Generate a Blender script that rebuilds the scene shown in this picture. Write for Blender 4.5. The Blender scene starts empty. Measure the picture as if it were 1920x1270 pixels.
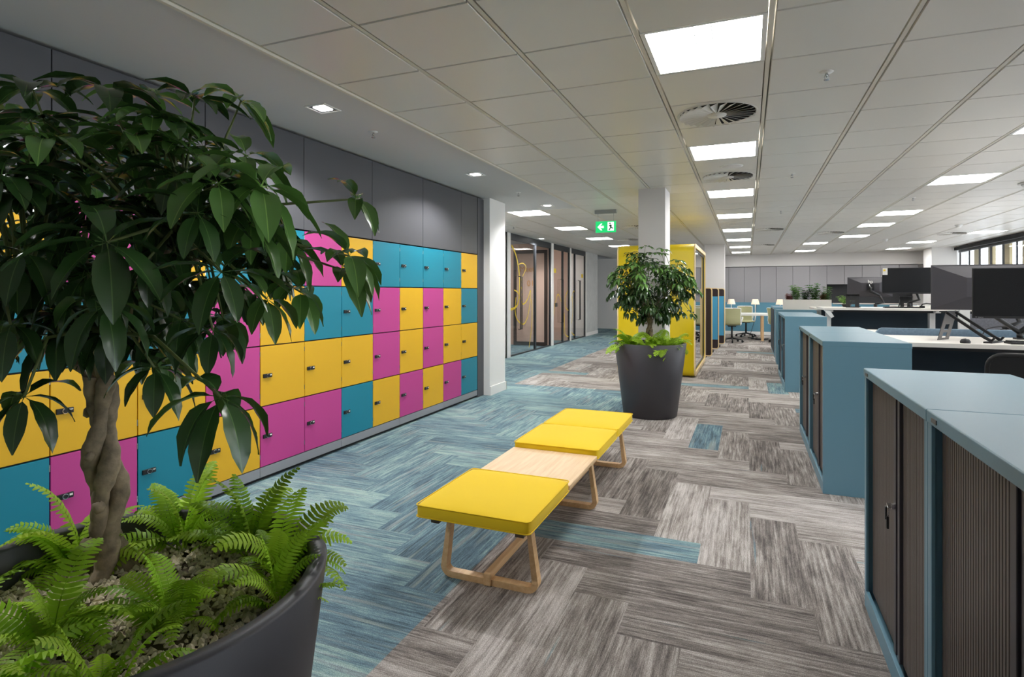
import bpy, math, random
from math import sin, cos, pi, radians as RD
from mathutils import Vector, Matrix
random.seed(7)
C = bpy.context.scene.collection
H = 2.60                      # ceiling height

# ------------------------------------------------------------------ materials
def lin(c):
    return tuple((v/12.92 if v <= .04045 else ((v+.055)/1.055)**2.4) for v in c)
def hexc(s):
    return lin(tuple(int(s[i:i+2], 16)/255 for i in (0, 2, 4)))
def mat(name, col, rough=.5, metal=0, spec=.5, bump=0, bscale=200, vary=0, vscale=3, coat=0, sheen=0):
    m = bpy.data.materials.new(name); m.use_nodes = True
    nt = m.node_tree; b = nt.nodes['Principled BSDF']
    if isinstance(col, str): col = hexc(col)
    b.inputs['Base Color'].default_value = (*col, 1)
    b.inputs['Roughness'].default_value = rough
    b.inputs['Metallic'].default_value = metal
    b.inputs['Specular IOR Level'].default_value = spec
    b.inputs['Coat Weight'].default_value = coat
    b.inputs['Sheen Weight'].default_value = sheen
    tc = nt.nodes.new('ShaderNodeTexCoord')
    if vary:
        n = nt.nodes.new('ShaderNodeTexNoise'); n.inputs['Scale'].default_value = vscale; n.inputs['Detail'].default_value = 4
        nt.links.new(tc.outputs['Object'], n.inputs['Vector'])
        hs = nt.nodes.new('ShaderNodeHueSaturation'); hs.inputs['Color'].default_value = (*col, 1)
        mr = nt.nodes.new('ShaderNodeMapRange'); mr.inputs['From Min'].default_value = .3; mr.inputs['From Max'].default_value = .7
        mr.inputs['To Min'].default_value = 1-vary; mr.inputs['To Max'].default_value = 1+vary
        nt.links.new(n.outputs['Fac'], mr.inputs['Value']); nt.links.new(mr.outputs['Result'], hs.inputs['Value'])
        nt.links.new(hs.outputs['Color'], b.inputs['Base Color'])
    if bump:
        n = nt.nodes.new('ShaderNodeTexNoise'); n.inputs['Scale'].default_value = bscale; n.inputs['Detail'].default_value = 3
        nt.links.new(tc.outputs['Object'], n.inputs['Vector'])
        bp = nt.nodes.new('ShaderNodeBump'); bp.inputs['Strength'].default_value = bump; bp.inputs['Distance'].default_value = .002
        nt.links.new(n.outputs['Fac'], bp.inputs['Height']); nt.links.new(bp.outputs['Normal'], b.inputs['Normal'])
    return m
def emit(name, col, s):
    m = bpy.data.materials.new(name); m.use_nodes = True; nt = m.node_tree
    b = nt.nodes['Principled BSDF']; b.inputs['Base Color'].default_value = (*col, 1)
    b.inputs['Emission Color'].default_value = (*col, 1); b.inputs['Emission Strength'].default_value = s
    return m
def glass(name, tint=(1, 1, 1), refl=1.0):
    m = bpy.data.materials.new(name); m.use_nodes = True; nt = m.node_tree
    nt.nodes.remove(nt.nodes['Principled BSDF']); out = nt.nodes['Material Output']
    t = nt.nodes.new('ShaderNodeBsdfTransparent'); t.inputs['Color'].default_value = (*tint, 1)
    g = nt.nodes.new('ShaderNodeBsdfGlossy'); g.inputs['Roughness'].default_value = .01
    f = nt.nodes.new('ShaderNodeFresnel'); f.inputs['IOR'].default_value = 1.5
    mm = nt.nodes.new('ShaderNodeMath'); mm.operation = 'MULTIPLY'; mm.inputs[1].default_value = refl; mm.use_clamp = True
    mx = nt.nodes.new('ShaderNodeMixShader')
    ge = nt.nodes.new('ShaderNodeNewGeometry'); inv = nt.nodes.new('ShaderNodeMath'); inv.operation = 'SUBTRACT'; inv.inputs[0].default_value = 1
    nt.links.new(ge.outputs['Backfacing'], inv.inputs[1]); m2 = nt.nodes.new('ShaderNodeMath'); m2.operation = 'MULTIPLY'
    nt.links.new(f.outputs[0], mm.inputs[0]); nt.links.new(mm.outputs[0], m2.inputs[0]); nt.links.new(inv.outputs[0], m2.inputs[1]); nt.links.new(m2.outputs[0], mx.inputs[0])
    nt.links.new(t.outputs[0], mx.inputs[1]); nt.links.new(g.outputs[0], mx.inputs[2]); nt.links.new(mx.outputs[0], out.inputs[0])
    return m
def wood(name, c1, c2, rough=.45, axis=1, sc=1.0):
    m = bpy.data.materials.new(name); m.use_nodes = True; nt = m.node_tree; b = nt.nodes['Principled BSDF']
    tc = nt.nodes.new('ShaderNodeTexCoord'); mp = nt.nodes.new('ShaderNodeMapping')
    s = [40*sc]*3; s[axis] = 2.5*sc; mp.inputs['Scale'].default_value = s
    n = nt.nodes.new('ShaderNodeTexNoise'); n.inputs['Scale'].default_value = 1.5; n.inputs['Detail'].default_value = 5; n.inputs['Distortion'].default_value = .6
    r = nt.nodes.new('ShaderNodeValToRGB'); r.color_ramp.elements[0].position = .3; r.color_ramp.elements[1].position = .7
    r.color_ramp.elements[0].color = (*hexc(c1), 1); r.color_ramp.elements[1].color = (*hexc(c2), 1)
    nt.links.new(tc.outputs['Object'], mp.inputs[0]); nt.links.new(mp.outputs[0], n.inputs['Vector'])
    nt.links.new(n.outputs['Fac'], r.inputs[0]); nt.links.new(r.outputs[0], b.inputs['Base Color'])
    b.inputs['Roughness'].default_value = rough
    return m
def vcmat(name, rough=.4, spec=.5, trans=0):
    m = bpy.data.materials.new(name); m.use_nodes = True; nt = m.node_tree; b = nt.nodes['Principled BSDF']
    a = nt.nodes.new('ShaderNodeAttribute'); a.attribute_name = 'col'
    nt.links.new(a.outputs['Color'], b.inputs['Base Color'])
    b.inputs['Roughness'].default_value = rough; b.inputs['Specular IOR Level'].default_value = spec
    if trans:
        t = nt.nodes.new('ShaderNodeBsdfTranslucent'); nt.links.new(a.outputs['Color'], t.inputs['Color'])
        mx = nt.nodes.new('ShaderNodeMixShader'); mx.inputs[0].default_value = trans
        nt.links.new(b.outputs[0], mx.inputs[1]); nt.links.new(t.outputs[0], mx.inputs[2])
        nt.links.new(mx.outputs[0], nt.nodes['Material Output'].inputs[0])
    return m

M = {}
M['white_wall'] = mat('white_wall', 'F0EEEC', .8, bump=.05)
M['grey_wall'] = mat('grey_wall', 'DBD8D6', .8)
M['soffit'] = mat('soffit_paint', 'C9C9CA', .8)
M['tile'] = mat('ceiling_tile', 'DAD7D0', .34, spec=.45, bump=.03, bscale=900)
M['tile_bar'] = mat('ceiling_bar', 'D6D1C4', .6)
M['back'] = mat('ceiling_back', '9A958A', .9)
M['gap'] = mat('ceiling_gap', '2A2926', .9)
M['lg_frame'] = mat('light_frame', 'E8E8E6', .4)
M['diffuser'] = emit('light_diffuser', (1, .985, .96), 20)
M['lamp_in'] = emit('downlight_lamp', (1, .98, .96), 9)
M['alu'] = mat('aluminium', 'C8CACC', .25, 1)
M['chrome'] = mat('chrome', 'DDDDDD', .15, 1)
M['black'] = mat('black_plastic', '17181A', .45)
M['black_soft'] = mat('black_matt', '101113', .7)
M['black_frame'] = mat('black_frame', '2B2D31', .4)
M['brown_frame'] = mat('brown_frame', '33261F', .5)
M['clad'] = mat('grey_cladding', '4F4F53', .42, vary=.02)
M['clad_far'] = mat('grey_cladding_far', '9A989B', .45)
M['plinth'] = mat('plinth_grey', '94969B', .45)
M['recess'] = mat('recess_black', '141417', .6)
M['teal'] = mat('locker_teal', '0B8299', .5)
M['yellow'] = mat('locker_yellow', 'E6B21C', .5)
M['magenta'] = mat('locker_magenta', 'C4408E', .5)
M['pot'] = mat('planter_charcoal', '3E3D42', .48, bump=.08, bscale=300)
M['soil'] = mat('soil', '5E5240', .95, bump=.5, bscale=80)
M['gravel'] = vcmat('gravel', .9, .2)
M['bark'] = mat('bark', '84755F', .8, bump=1.0, bscale=70, vary=.42, vscale=38)
M['twig'] = mat('green_twig', '5E6B36', .6)
M['leaf'] = vcmat('tree_leaf', .24, .6, .10)
M['fern'] = vcmat('fern_leaf', .5, .3, .3)
M['seat'] = mat('yellow_fabric', 'F2CC10', .85, bump=.35, bscale=1400, sheen=.1)
M['oak'] = wood('pale_oak', 'DDB27E', 'EBC798', .45, axis=1)
M['oakx'] = wood('pale_oak_board', 'DFBB8E', 'EDD0A8', .45, axis=1)
M['bracket'] = mat('brown_bracket', '5A4A3A', .5)
M['cab'] = mat('cabinet_blue', '648C9E', .36, bump=.04, bscale=700)
M['tambour'] = mat('tambour_brown', '5F5752', .45)
M['tambour_dark'] = mat('tambour_handle_strip', '37343A', .4)
M['desk'] = mat('desk_white', 'E6E0D8', .5, vary=.03, vscale=8)
M['navy'] = mat('navy_panel', '20303B', .7)
M['felt'] = mat('felt_blue_grey', '7E95A8', .95, bump=.5, bscale=500, vary=.12, vscale=60)
M['felt_grey'] = mat('felt_grey', '75767D', .95, bump=.5, bscale=500, vary=.15, vscale=60)
M['screen_blue'] = mat('screen_blue', '4FA3CB', .9, bump=.3, bscale=500)
M['screen_dark'] = mat('screen_dark', '382C2E', .9, bump=.3, bscale=500)
M['low_blue'] = mat('low_screen_blue', '5C90A6', .8)
M['pod'] = mat('pod_yellow', 'E0C400', .42)
M['podwood'] = mat('pod_birch_edge', 'E9CE9C', .5)
M['monitor_back'] = mat('monitor_back', '3C3A3F', .5)
M['monitor_screen'] = mat('monitor_screen', '101114', .22)
M['metal_dark'] = mat('dark_metal', '6D6B6A', .4, .8)
M['white_plastic'] = mat('white_plastic', 'E9E9E6', .4)
M['mesh_green'] = mat('chair_mesh_green', 'B3B389', .8)
M['lampshade'] = emit('lampshade', (.90, .76, .58), .12)
M['glass'] = glass('glass')
M['pod_glass'] = glass('pod_glass', (.75, .77, .8), 2.0)
M['film'] = mat('yellow_film', 'E8C832', .6)
M['film_text'] = mat('orange_film', 'D79A4A', .6)
M['green_sign'] = emit('sign_green', lin((.10, .72, .40)), .9)
M['white_sign'] = emit('sign_white', (.95, 1, .97), .9)
M['sign_ink'] = mat('sign_ink', '3A6A58', .6)
M['sign_box'] = mat('sign_box', '8E908E', .5)
M['pink_wall'] = mat('pink_wall', 'D9BBAA', .8)
M['conc'] = mat('plaster_light', 'CFCFCE', .7, vary=.06, vscale=6)
M['stone'] = mat('cream_stone', 'B9AC86', .8)
M['outside'] = emit('outside_facade_glow', (.84, .88, .92), 2.4)  # facade emits light itself, standing in for daylight on it
M['outline'] = emit('outside_line_glow', (.55, .62, .68), 2.2)  # ledges glow too, daylight put into their material
M['paper'] = mat('paper', 'EDEAE4', .7)
M['red'] = mat('dark_red', '8E3A3E', .6)
M['trough'] = mat('trough_cream', 'D8D2C8', .6)
M['green_card'] = mat('foliage_far', '3E5A22', .7)

# ------------------------------------------------------------------ mesh builder
class MB:
    def __init__(s): s.v = []; s.f = []; s.mi = []; s.col = []; s.mats = []; s.cur = 0; s.c = (1, 1, 1); s.smooth = []; s.sm = False
    def m(s, name):
        if name not in s.mats: s.mats.append(name)
        s.cur = s.mats.index(name); return s
    def add(s, vs, fs, sm=None):
        o = len(s.v); s.v += [tuple(p) for p in vs]
        for f in fs:
            s.f.append([i+o for i in f]); s.mi.append(s.cur); s.col.append(s.c); s.smooth.append(s.sm if sm is None else sm)
        return s
    def box(s, x0, x1, y0, y1, z0, z1, R=None):
        vs = [Vector((x, y, z)) for z in (z0, z1) for y in (y0, y1) for x in (x0, x1)]
        if R is not None: vs = [R @ p for p in vs]
        return s.add(vs, [(0, 2, 3, 1), (4, 5, 7, 6), (0, 1, 5, 4), (2, 6, 7, 3), (0, 4, 6, 2), (1, 3, 7, 5)], False)
    def prism(s, pts, a, b, axis='z', R=None, sm=False):
        # pts 2D loop (ccw seen from +axis), extruded a..b along axis
        n = len(pts)
        def P(p, t):
            v = {'z': (p[0], p[1], t), 'y': (p[0], t, p[1]), 'x': (t, p[0], p[1])}[axis]
            v = Vector(v); return R @ v if R is not None else v
        vs = [P(p, a) for p in pts]+[P(p, b) for p in pts]
        s.add(vs, [tuple(range(n-1, -1, -1)), tuple(range(n, 2*n))], False)
        o = len(s.v)-2*n
        for i in range(n):
            j = (i+1) % n
            s.f.append([o+i, o+j, o+n+j, o+n+i]); s.mi.append(s.cur); s.col.append(s.c); s.smooth.append(sm)
        return s
    def tube(s, pts, r, n=8, closed=False, cap=True, sq=None):
        pts = [Vector(p) for p in pts]; k = len(pts)
        rr = r if isinstance(r, (list, tuple)) else [r]*k
        up = Vector((0, 0, 1)); o = len(s.v); prev = None
        for i, p in enumerate(pts):
            if closed: t = (pts[(i+1) % k]-pts[i-1])
            else: t = pts[min(i+1, k-1)]-pts[max(i-1, 0)]
            t = t.normalized() if t.length > 1e-9 else Vector((0, 0, 1))
            if prev is None:
                a = up if abs(t.z) < .9 else Vector((1, 0, 0))
                u = t.cross(a).normalized()
            else:
                u = (prev-t*prev.dot(t)).normalized()
            prev = u; w = t.cross(u)
            for j in range(n):
                an = 2*pi*(j+.5 if n == 4 else j)/n
                s.v.append(tuple(p+(u*cos(an)+w*sin(an))*rr[i]))
        m = k if closed else k-1
        for i in range(m):
            for j in range(n):
                a = o+i*n+j; b = o+i*n+(j+1) % n; c = o+((i+1) % k)*n+(j+1) % n; d = o+((i+1) % k)*n+j
                s.f.append([a, d, c, b]); s.mi.append(s.cur); s.col.append(s.c); s.smooth.append(n > 4)
        if cap and not closed:
            s.f.append([o+j for j in range(n)]); s.f.append([o+(k-1)*n+j for j in range(n-1, -1, -1)])
            s.mi += [s.cur]*2; s.col += [s.c]*2; s.smooth += [False]*2
        return s
    def lathe(s, prof, n=48, cx=0, cy=0, z=0, sm=True):
        # prof: (r, z); surface of revolution
        o = len(s.v); k = len(prof)
        for r, h in prof:
            for j in range(n):
                a = 2*pi*j/n; s.v.append((cx+r*cos(a), cy+r*sin(a), z+h))
        for i in range(k-1):
            for j in range(n):
                s.f.append([o+i*n+j, o+i*n+(j+1) % n, o+(i+1)*n+(j+1) % n, o+(i+1)*n+j]); s.mi.append(s.cur); s.col.append(s.c); s.smooth.append(sm)
        return s
    def disc(s, r, z, cx=0, cy=0, n=32, up=True):
        vs = [(cx+r*cos(2*pi*j/n), cy+r*sin(2*pi*j/n), z) for j in range(n)]
        return s.add(vs, [tuple(range(n)) if up else tuple(range(n-1, -1, -1))], False)
    def build(s, name, parent=None, bevel=0, seg=2, weld=False, subsurf=0):
        me = bpy.data.meshes.new(name); me.from_pydata(s.v, [], s.f)
        for mn in s.mats: me.materials.append(M[mn])
        me.polygons.foreach_set('material_index', s.mi); me.polygons.foreach_set('use_smooth', s.smooth)
        if any(c != (1, 1, 1) for c in s.col):
            ca = me.color_attributes.new('col', 'FLOAT_COLOR', 'CORNER'); d = []
            for p in me.polygons:
                c = s.col[p.index]
                for _ in range(p.loop_total): d += [c[0], c[1], c[2], 1]
            ca.data.foreach_set('color', d)
        me.update()
        ob = bpy.data.objects.new(name, me); C.objects.link(ob)
        if parent: ob.parent = parent
        if bevel:
            b = ob.modifiers.new('b', 'BEVEL'); b.width = bevel; b.segments = seg; b.limit_method = 'ANGLE'; b.angle_limit = RD(40)
        if subsurf:
            b = ob.modifiers.new('s', 'SUBSURF'); b.levels = subsurf; b.render_levels = subsurf
        return ob
def tag(o, label=None, cat=None, group=None, kind=None):
    if label: o['label'] = label
    if cat: o['category'] = cat
    if group: o['group'] = group
    if kind: o['kind'] = kind
    return o
def thing(name, label, cat, loc=(0, 0, 0), rz=0, group=None):
    o = bpy.data.objects.new(name, None); C.objects.link(o); o.location = loc; o.rotation_euler = (0, 0, rz)
    o.empty_display_size = .1
    return tag(o, label, cat, group)
def copy_tree(o, parent=None):
    c = o.copy(); C.objects.link(c); c.parent = parent
    for ch in [x for x in bpy.data.objects if x.parent == o]: copy_tree(ch, c)
    return c
def struct(o): o['kind'] = 'structure'; return o
def bx(name, m, x0, x1, y0, y1, z0, z1, parent=None, bevel=0):
    return MB().m(m).box(x0, x1, y0, y1, z0, z1).build(name, parent, bevel)
def rrect(w, h, r, n=6, cx=0, cy=0):
    pts = []
    for (sx, sy, a0) in ((1, 1, 0), (-1, 1, 90), (-1, -1, 180), (1, -1, 270)):
        for i in range(n+1):
            a = RD(a0+90*i/n); pts.append((cx+sx*(w/2-r)+r*cos(a), cy+sy*(h/2-r)+r*sin(a)))
    return pts
def text_mesh(name, body, size, m, parent=None, mtx=None, align='CENTER'):
    cu = bpy.data.curves.new(name, 'FONT'); cu.body = body; cu.size = size; cu.align_x = align; cu.align_y = 'CENTER'; cu.extrude = .0004
    tmp = bpy.data.objects.new('tmp', cu); C.objects.link(tmp)
    bpy.context.view_layer.update()
    me = bpy.data.meshes.new_from_object(tmp.evaluated_get(bpy.context.evaluated_depsgraph_get()))
    bpy.data.objects.remove(tmp); me.materials.clear(); me.materials.append(M[m])
    ob = bpy.data.objects.new(name, me); C.objects.link(ob)
    if mtx is not None: me.transform(mtx)
    if parent: ob.parent = parent
    return ob
ORD = ['first', 'second', 'third', 'fourth', 'fifth', 'sixth', 'seventh', 'eighth', 'ninth', 'tenth', 'eleventh', 'twelfth', 'thirteenth']

# ------------------------------------------------------------------ camera
cam = bpy.data.cameras.new('camera'); co = bpy.data.objects.new('camera', cam); C.objects.link(co)
TH = math.atan(442/1080)
co.location = (0, 0, 1.36); co.rotation_euler = (RD(90), 0, TH)
cam.sensor_width = 36; cam.lens = 36*1080/1920; cam.shift_y = -87/1920; cam.clip_start = .05; cam.clip_end = 200
bpy.context.scene.camera = co

# ------------------------------------------------------------------ floor (herringbone carpet planks)
def floor_mat():
    m = bpy.data.materials.new('carpet_planks'); m.use_nodes = True; nt = m.node_tree; b = nt.nodes['Principled BSDF']
    N = nt.nodes.new; Lk = nt.links.new
    uv = N('ShaderNodeUVMap'); uv.uv_map = 'UVMap'
    at = N('ShaderNodeAttribute'); at.attribute_name = 'col'
    sp = N('ShaderNodeSeparateColor'); Lk(at.outputs['Color'], sp.inputs[0])
    def noise(sx, sy, detail, dist=0, rough=.6):
        mp = N('ShaderNodeMapping'); mp.inputs['Scale'].default_value = (sx, sy, 1); Lk(uv.outputs[0], mp.inputs[0])
        n = N('ShaderNodeTexNoise'); n.inputs['Scale'].default_value = 1; n.inputs['Detail'].default_value = detail
        n.inputs['Distortion'].default_value = dist; n.inputs['Roughness'].default_value = rough
        Lk(mp.outputs[0], n.inputs['Vector']); return n.outputs['Fac']
    def ramp(stops):
        r = N('ShaderNodeValToRGB'); e = r.color_ramp.elements
        e[0].position = stops[0][0]; e[0].color = (*hexc(stops[0][1]), 1); e[1].position = stops[-1][0]; e[1].color = (*hexc(stops[-1][1]), 1)
        for p, c in stops[1:-1]:
            k = e.new(p); k.color = (*hexc(c), 1)
        return r
    def math_(op, a, bb, clamp=False):
        n = N('ShaderNodeMath'); n.operation = op; n.use_clamp = clamp
        for i, x in enumerate((a, bb)):
            if isinstance(x, (int, float)): n.inputs[i].default_value = x
            else: Lk(x, n.inputs[i])
        return n.outputs[0]
    streak = noise(2.8, 66, 5, .06, .7)      # long streaks along the plank
    patch = noise(2.6, 11, 5, .2, .68)         # worn patches
    fine = noise(45, 220, 3, 0, .7)
    base = math_('ADD', math_('MULTIPLY', streak, .62), math_('MULTIPLY', patch, .40))
    base = math_('ADD', base, math_('MULTIPLY', math_('SUBTRACT', sp.outputs['Green'], .5), .13))
    base = math_('ADD', base, math_('MULTIPLY', math_('SUBTRACT', fine, .5), .20))
    rg = ramp([(.35, '5E5855'), (.44, '827A76'), (.5, '9C948D'), (.56, 'B5ADA8'), (.65, 'D0CAC6')])
    rb = ramp([(.36, '4B606A'), (.44, '5D7A8B'), (.5, '6E8F9B'), (.56, '86A8AB'), (.64, 'A6C2BB')])
    rd = ramp([(.36, '8FA39A'), (.5, '88949A'), (.64, 'A9C4C6')])
    Lk(base, rg.inputs[0]); Lk(base, rb.inputs[0]); Lk(base, rd.inputs[0])
    hue = noise(1.3, 26, 3, .2, .5)
    hm = N('ShaderNodeMapRange'); hm.inputs['From Min'].default_value = .54; hm.inputs['From Max'].default_value = .66; Lk(hue, hm.inputs[0])
    mixb = N('ShaderNodeMix'); mixb.data_type = 'RGBA'; Lk(hm.outputs[0], mixb.inputs['Factor']); Lk(rb.outputs[0], mixb.inputs['A']); Lk(rd.outputs[0], mixb.inputs['B'])
    # a few blue threads in grey planks
    th = noise(1.1, 20, 2, .15, .5)
    tm = N('ShaderNodeMapRange'); tm.inputs['From Min'].default_value = .69; tm.inputs['From Max'].default_value = .73; tm.inputs['To Max'].default_value = .7; Lk(th, tm.inputs[0])
    fac = math_('MAXIMUM', sp.outputs['Red'], tm.outputs[0])
    mx = N('ShaderNodeMix'); mx.data_type = 'RGBA'; Lk(fac, mx.inputs['Factor']); Lk(rg.outputs[0], mx.inputs['A']); Lk(mixb.outputs['Result'], mx.inputs['B'])
    # tuft speckle
    tc = N('ShaderNodeTexCoord'); nn = N('ShaderNodeTexNoise'); nn.inputs['Scale'].default_value = 260; nn.inputs['Detail'].default_value = 2
    Lk(tc.outputs['Object'], nn.inputs['Vector'])
    hs = N('ShaderNodeHueSaturation'); Lk(mx.outputs['Result'], hs.inputs['Color'])
    sm = N('ShaderNodeMapRange'); sm.inputs['From Min'].default_value = .3; sm.inputs['From Max'].default_value = .7; sm.inputs['To Min'].default_value = .55; sm.inputs['To Max'].default_value = 1.25
    Lk(nn.outputs['Fac'], sm.inputs[0]); Lk(sm.outputs[0], hs.inputs['Value']); hs.inputs['Saturation'].default_value = .88
    Lk(hs.outputs[0], b.inputs['Base Color'])
    b.inputs['Roughness'].default_value = .95; b.inputs['Specular IOR Level'].default_value = .1
    bp = N('ShaderNodeBump'); bp.inputs['Strength'].default_value = .5; bp.inputs['Distance'].default_value = .004
    Lk(nn.outputs['Fac'], bp.inputs['Height']); Lk(bp.outputs[0], b.inputs['Normal'])
    return m
def floor():
    X0, Y0, w = -.235, 3.02, .2475; wy = .2475
    mb = []; uvs = []; cols = []; vs = []; fs = []
    R = random.Random(3)
    xl, xh, yl, yh = -9.0, 6.2, -2.6, 24.2
    def blue_at(x, y):
        return (x < -1.25 and y < 7.9) or (x < -3.2)
    done = set()
    i0, i1 = int((xl-X0)/w)-5, int((xh-X0)/w)+5; j0, j1 = int((yl-Y0)/wy)-5, int((yh-Y0)/wy)+5
    for i in range(i0, i1):
        for j in range(j0, j1):
            k = (i+j) % 8
            if k == 4: a = (i, i+4, j, j+1, 0)       # lies along X
            elif k == 0: a = (i, i+1, j, j+4, 1)     # lies along Y
            else: continue
            x0, x1 = X0+a[0]*w, X0+a[1]*w; y0, y1 = Y0+a[2]*wy, Y0+a[3]*wy
            seed = R.random()*200; g = R.random()
            accent = R.random() < .012
            special = (a[4] == 0 and abs(x1+.235) < .02 and abs(y0-3.02) < .02) or (a[4] == 1 and abs(x1+.235) < .02 and abs(y0-5.2475) < .1) \
                or (a[4] == 1 and abs(x0-.26) < .02 and abs(y0-8.465) < .03)
            # the blue field is cut straight through planks
            segs = [(x0, x1)]
            for cut, cond in ((-1.25, y0 < 7.9), (-3.2, True)):
                if cond:
                    segs = [q for (p0, p1) in segs for q in (((p0, cut), (cut, p1)) if p0 < cut-.02 and p1 > cut+.02 else ((p0, p1),))]
            ysegs = [(y0, y1)]
            for sx0, sx1 in segs:
                ys = ysegs
                if -3.2 < (sx0+sx1)/2 < -1.25 and y0 < 7.9-.02 and y1 > 7.9+.02: ys = [(y0, 7.9), (7.9, y1)]
                for sy0, sy1 in ys:
                    p0, p1, q0, q1 = max(sx0, xl), min(sx1, xh), max(sy0, yl), min(sy1, yh)
                    if p1 <= p0 or q1 <= q0: continue
                    cx, cy = (sx0+sx1)/2, (sy0+sy1)/2
                    bl = blue_at(cx, cy) or special or accent
                    o = len(vs)
                    pts = [(p0, q0), (p1, q0), (p1, q1), (p0, q1)]
                    vs += [(x, y, 0) for x, y in pts]; fs.append((o, o+1, o+2, o+3))
                    for x, y in pts:
                        u, v = (x-x0, y-y0) if a[4] == 0 else (y-y0, x-x0)
                        uvs.append((u+seed, v+seed*.37)); cols += [1.0 if bl else 0.0, g, 0, 1]
    me = bpy.data.meshes.new('floor'); me.from_pydata(vs, [], fs)
    ul = me.uv_layers.new(name='UVMap'); ul.data.foreach_set('uv', [c for t in uvs for c in t])
    ca = me.color_attributes.new('col', 'FLOAT_COLOR', 'CORNER'); ca.data.foreach_set('color', cols)
    me.materials.append(floor_mat()); ob = bpy.data.objects.new('floor', me); C.objects.link(ob); struct(ob)
floor()

# ------------------------------------------------------------------ ceiling
XG = [round(.10+.597*k, 4) for k in range(-4, 10)]          # bars at these X
YP = .5833; YG0 = 2.79
lights = []   # (ix, iy) cells taken by light fittings
LC, RC, FC = 3, 7, 11      # column cells: -.494...10 , 1.89..2.49, 4.28..
lightrows_c = [0, 4, 8, 12, 16, 20, 24, 28]
lightrows_r = [0, 4, 8, 13, 16, 20]
cells = [(LC, r) for r in lightrows_c]+[(RC, r) for r in lightrows_r]+[(6, 23), (6, 28), (10, 24), (10, 28), (11, 20), (11, 11), (11, 6)]
def ceiling():
    t = MB(); t.m('tile')
    def tile(x0, x1, y0, y1):
        g = .004; d = .004; zt = H+.01
        t.m('tile')
        a = [(x0+g, y0+g), (x1-g, y0+g), (x1-g, y1-g), (x0+g, y1-g)]
        b_ = [(x0+g+d, y0+g+d), (x1-g-d, y0+g+d), (x1-g-d, y1-g-d), (x0+g+d, y1-g-d)]
        t.add([(x, y, zt) for x, y in a]+[(x, y, H) for x, y in b_], [(7, 6, 5, 4), (0, 4, 5, 1), (1, 5, 6, 2), (2, 6, 7, 3), (3, 7, 4, 0)], False)
    bw = .0125
    xs = XG
    for ci in range(len(xs)-1):
        for r in range(-10, 36):
            if (ci, r) in cells: continue
            y0 = YG0+r*YP
            x0 = xs[ci]; x1 = xs[ci+1]
            tile(x0+bw, x1-bw, y0, y0+YP)
    # left corridor tiles past the soffit
    xl = [-4.68, -4.085, -3.49, -2.89, -2.288]
    lc = {(2, 8.22), (2, 10.55), (2, 12.88), (2, 15.22)}
    for ci in range(len(xl)-1):
        y = 8.22
        while y < 24:
            if not (ci == 1+1 and any(abs(y-q[1]) < .05 for q in lc)): tile(xl[ci]+bw, xl[ci+1]-bw, y, y+YP)
            y += YP
    t.m('back').box(-4.9, 6.3, -2.7, 24.3, H+.085, H+.12)
    t.m('tile_bar')
    for x in xs: t.box(x-.0105, x+.0105, -2.6, 21.4, H+.002, H+.03)
    for x in xl[:-1]: t.box(x-.0105, x+.0105, 8.2, 21.4, H+.002, H+.03)
    struct(t.build('ceiling'))
    bx('ceiling', 'soffit', -3.9, -2.30, -2.7, 8.2, H-.001, H+.08)['kind'] = 'structure'
    bx('trim_1', 'tile_bar', -2.305, -2.285, -2.7, 8.2, H-.012, H+.03)['kind'] = 'structure'
ceiling()

def make_light():
    r = thing('ceiling_light', '', 'ceiling light')
    w, d = .565, YP
    f = MB().m('lg_frame')
    x0, x1, y0, y1 = -w/2, w/2, -d/2+.006, d/2-.006
    for b_ in ((x0, x0+.022, y0, y1), (x1-.022, x1, y0, y1), (x0+.022, x1-.022, y0, y0+.016), (x0+.022, x1-.022, y1-.016, y1)):
        f.box(*b_, H+.0005, H+.05)
    f.build('light_frame', r)
    MB().m('diffuser').box(x0+.022, x1-.022, y0+.016, y1-.016, H+.012, H+.03).build('diffuser', r)
    for s in (-1, 1): MB().m('sign_box').box(s*.04-.002, s*.04+.002, y0+.016, y0+.4, H+.006, H+.0115).build('divider_rib', r)
    return r
L0 = make_light(); first = True
def place_light(x, y, label):
    global first
    o = L0 if first else copy_tree(L0); first = False
    o.location = (x, y, 0); o['label'] = label; o['group'] = 'square recessed ceiling lights'
ci = 0
for k, r in enumerate(lightrows_c):
    place_light((XG[LC]+XG[LC+1])/2, YG0+(r+.5)*YP, 'square white ceiling light, %s from the near end of the row above the aisle' % ORD[k])
for k, r in enumerate(lightrows_r):
    place_light((XG[RC]+XG[RC+1])/2, YG0+(r+.5)*YP, 'square white ceiling light, %s from the near end of the row above the desks' % ORD[k])
for (c, r), lb in (((6, 23), 'small far ceiling light left of the desk row, nearer of two before the grey cupboards'), ((6, 28), 'small far ceiling light closest to the grey cupboards, left of the desk row'),
                   ((10, 24), 'far ceiling light near the windows, nearer of the two by the white corner pier'), ((10, 28), 'farthest ceiling light near the windows, by the white corner pier'),
                   ((11, 20), 'ceiling light nearest the window blind, above the tall window frames'), ((11, 11), 'ceiling light at the right edge of the view above the monitors'), ((11, 6), 'ceiling light on the window side, out past the right edge')):
    place_light((XG[c]+XG[c+1])/2, YG0+(r+.5)*YP, lb)
for k, y in enumerate((8.22, 10.55, 12.88, 15.22)):
    place_light(-3.19, y+YP/2, 'ceiling light %s from the near end of the corridor by the glass rooms' % ORD[k])

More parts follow.
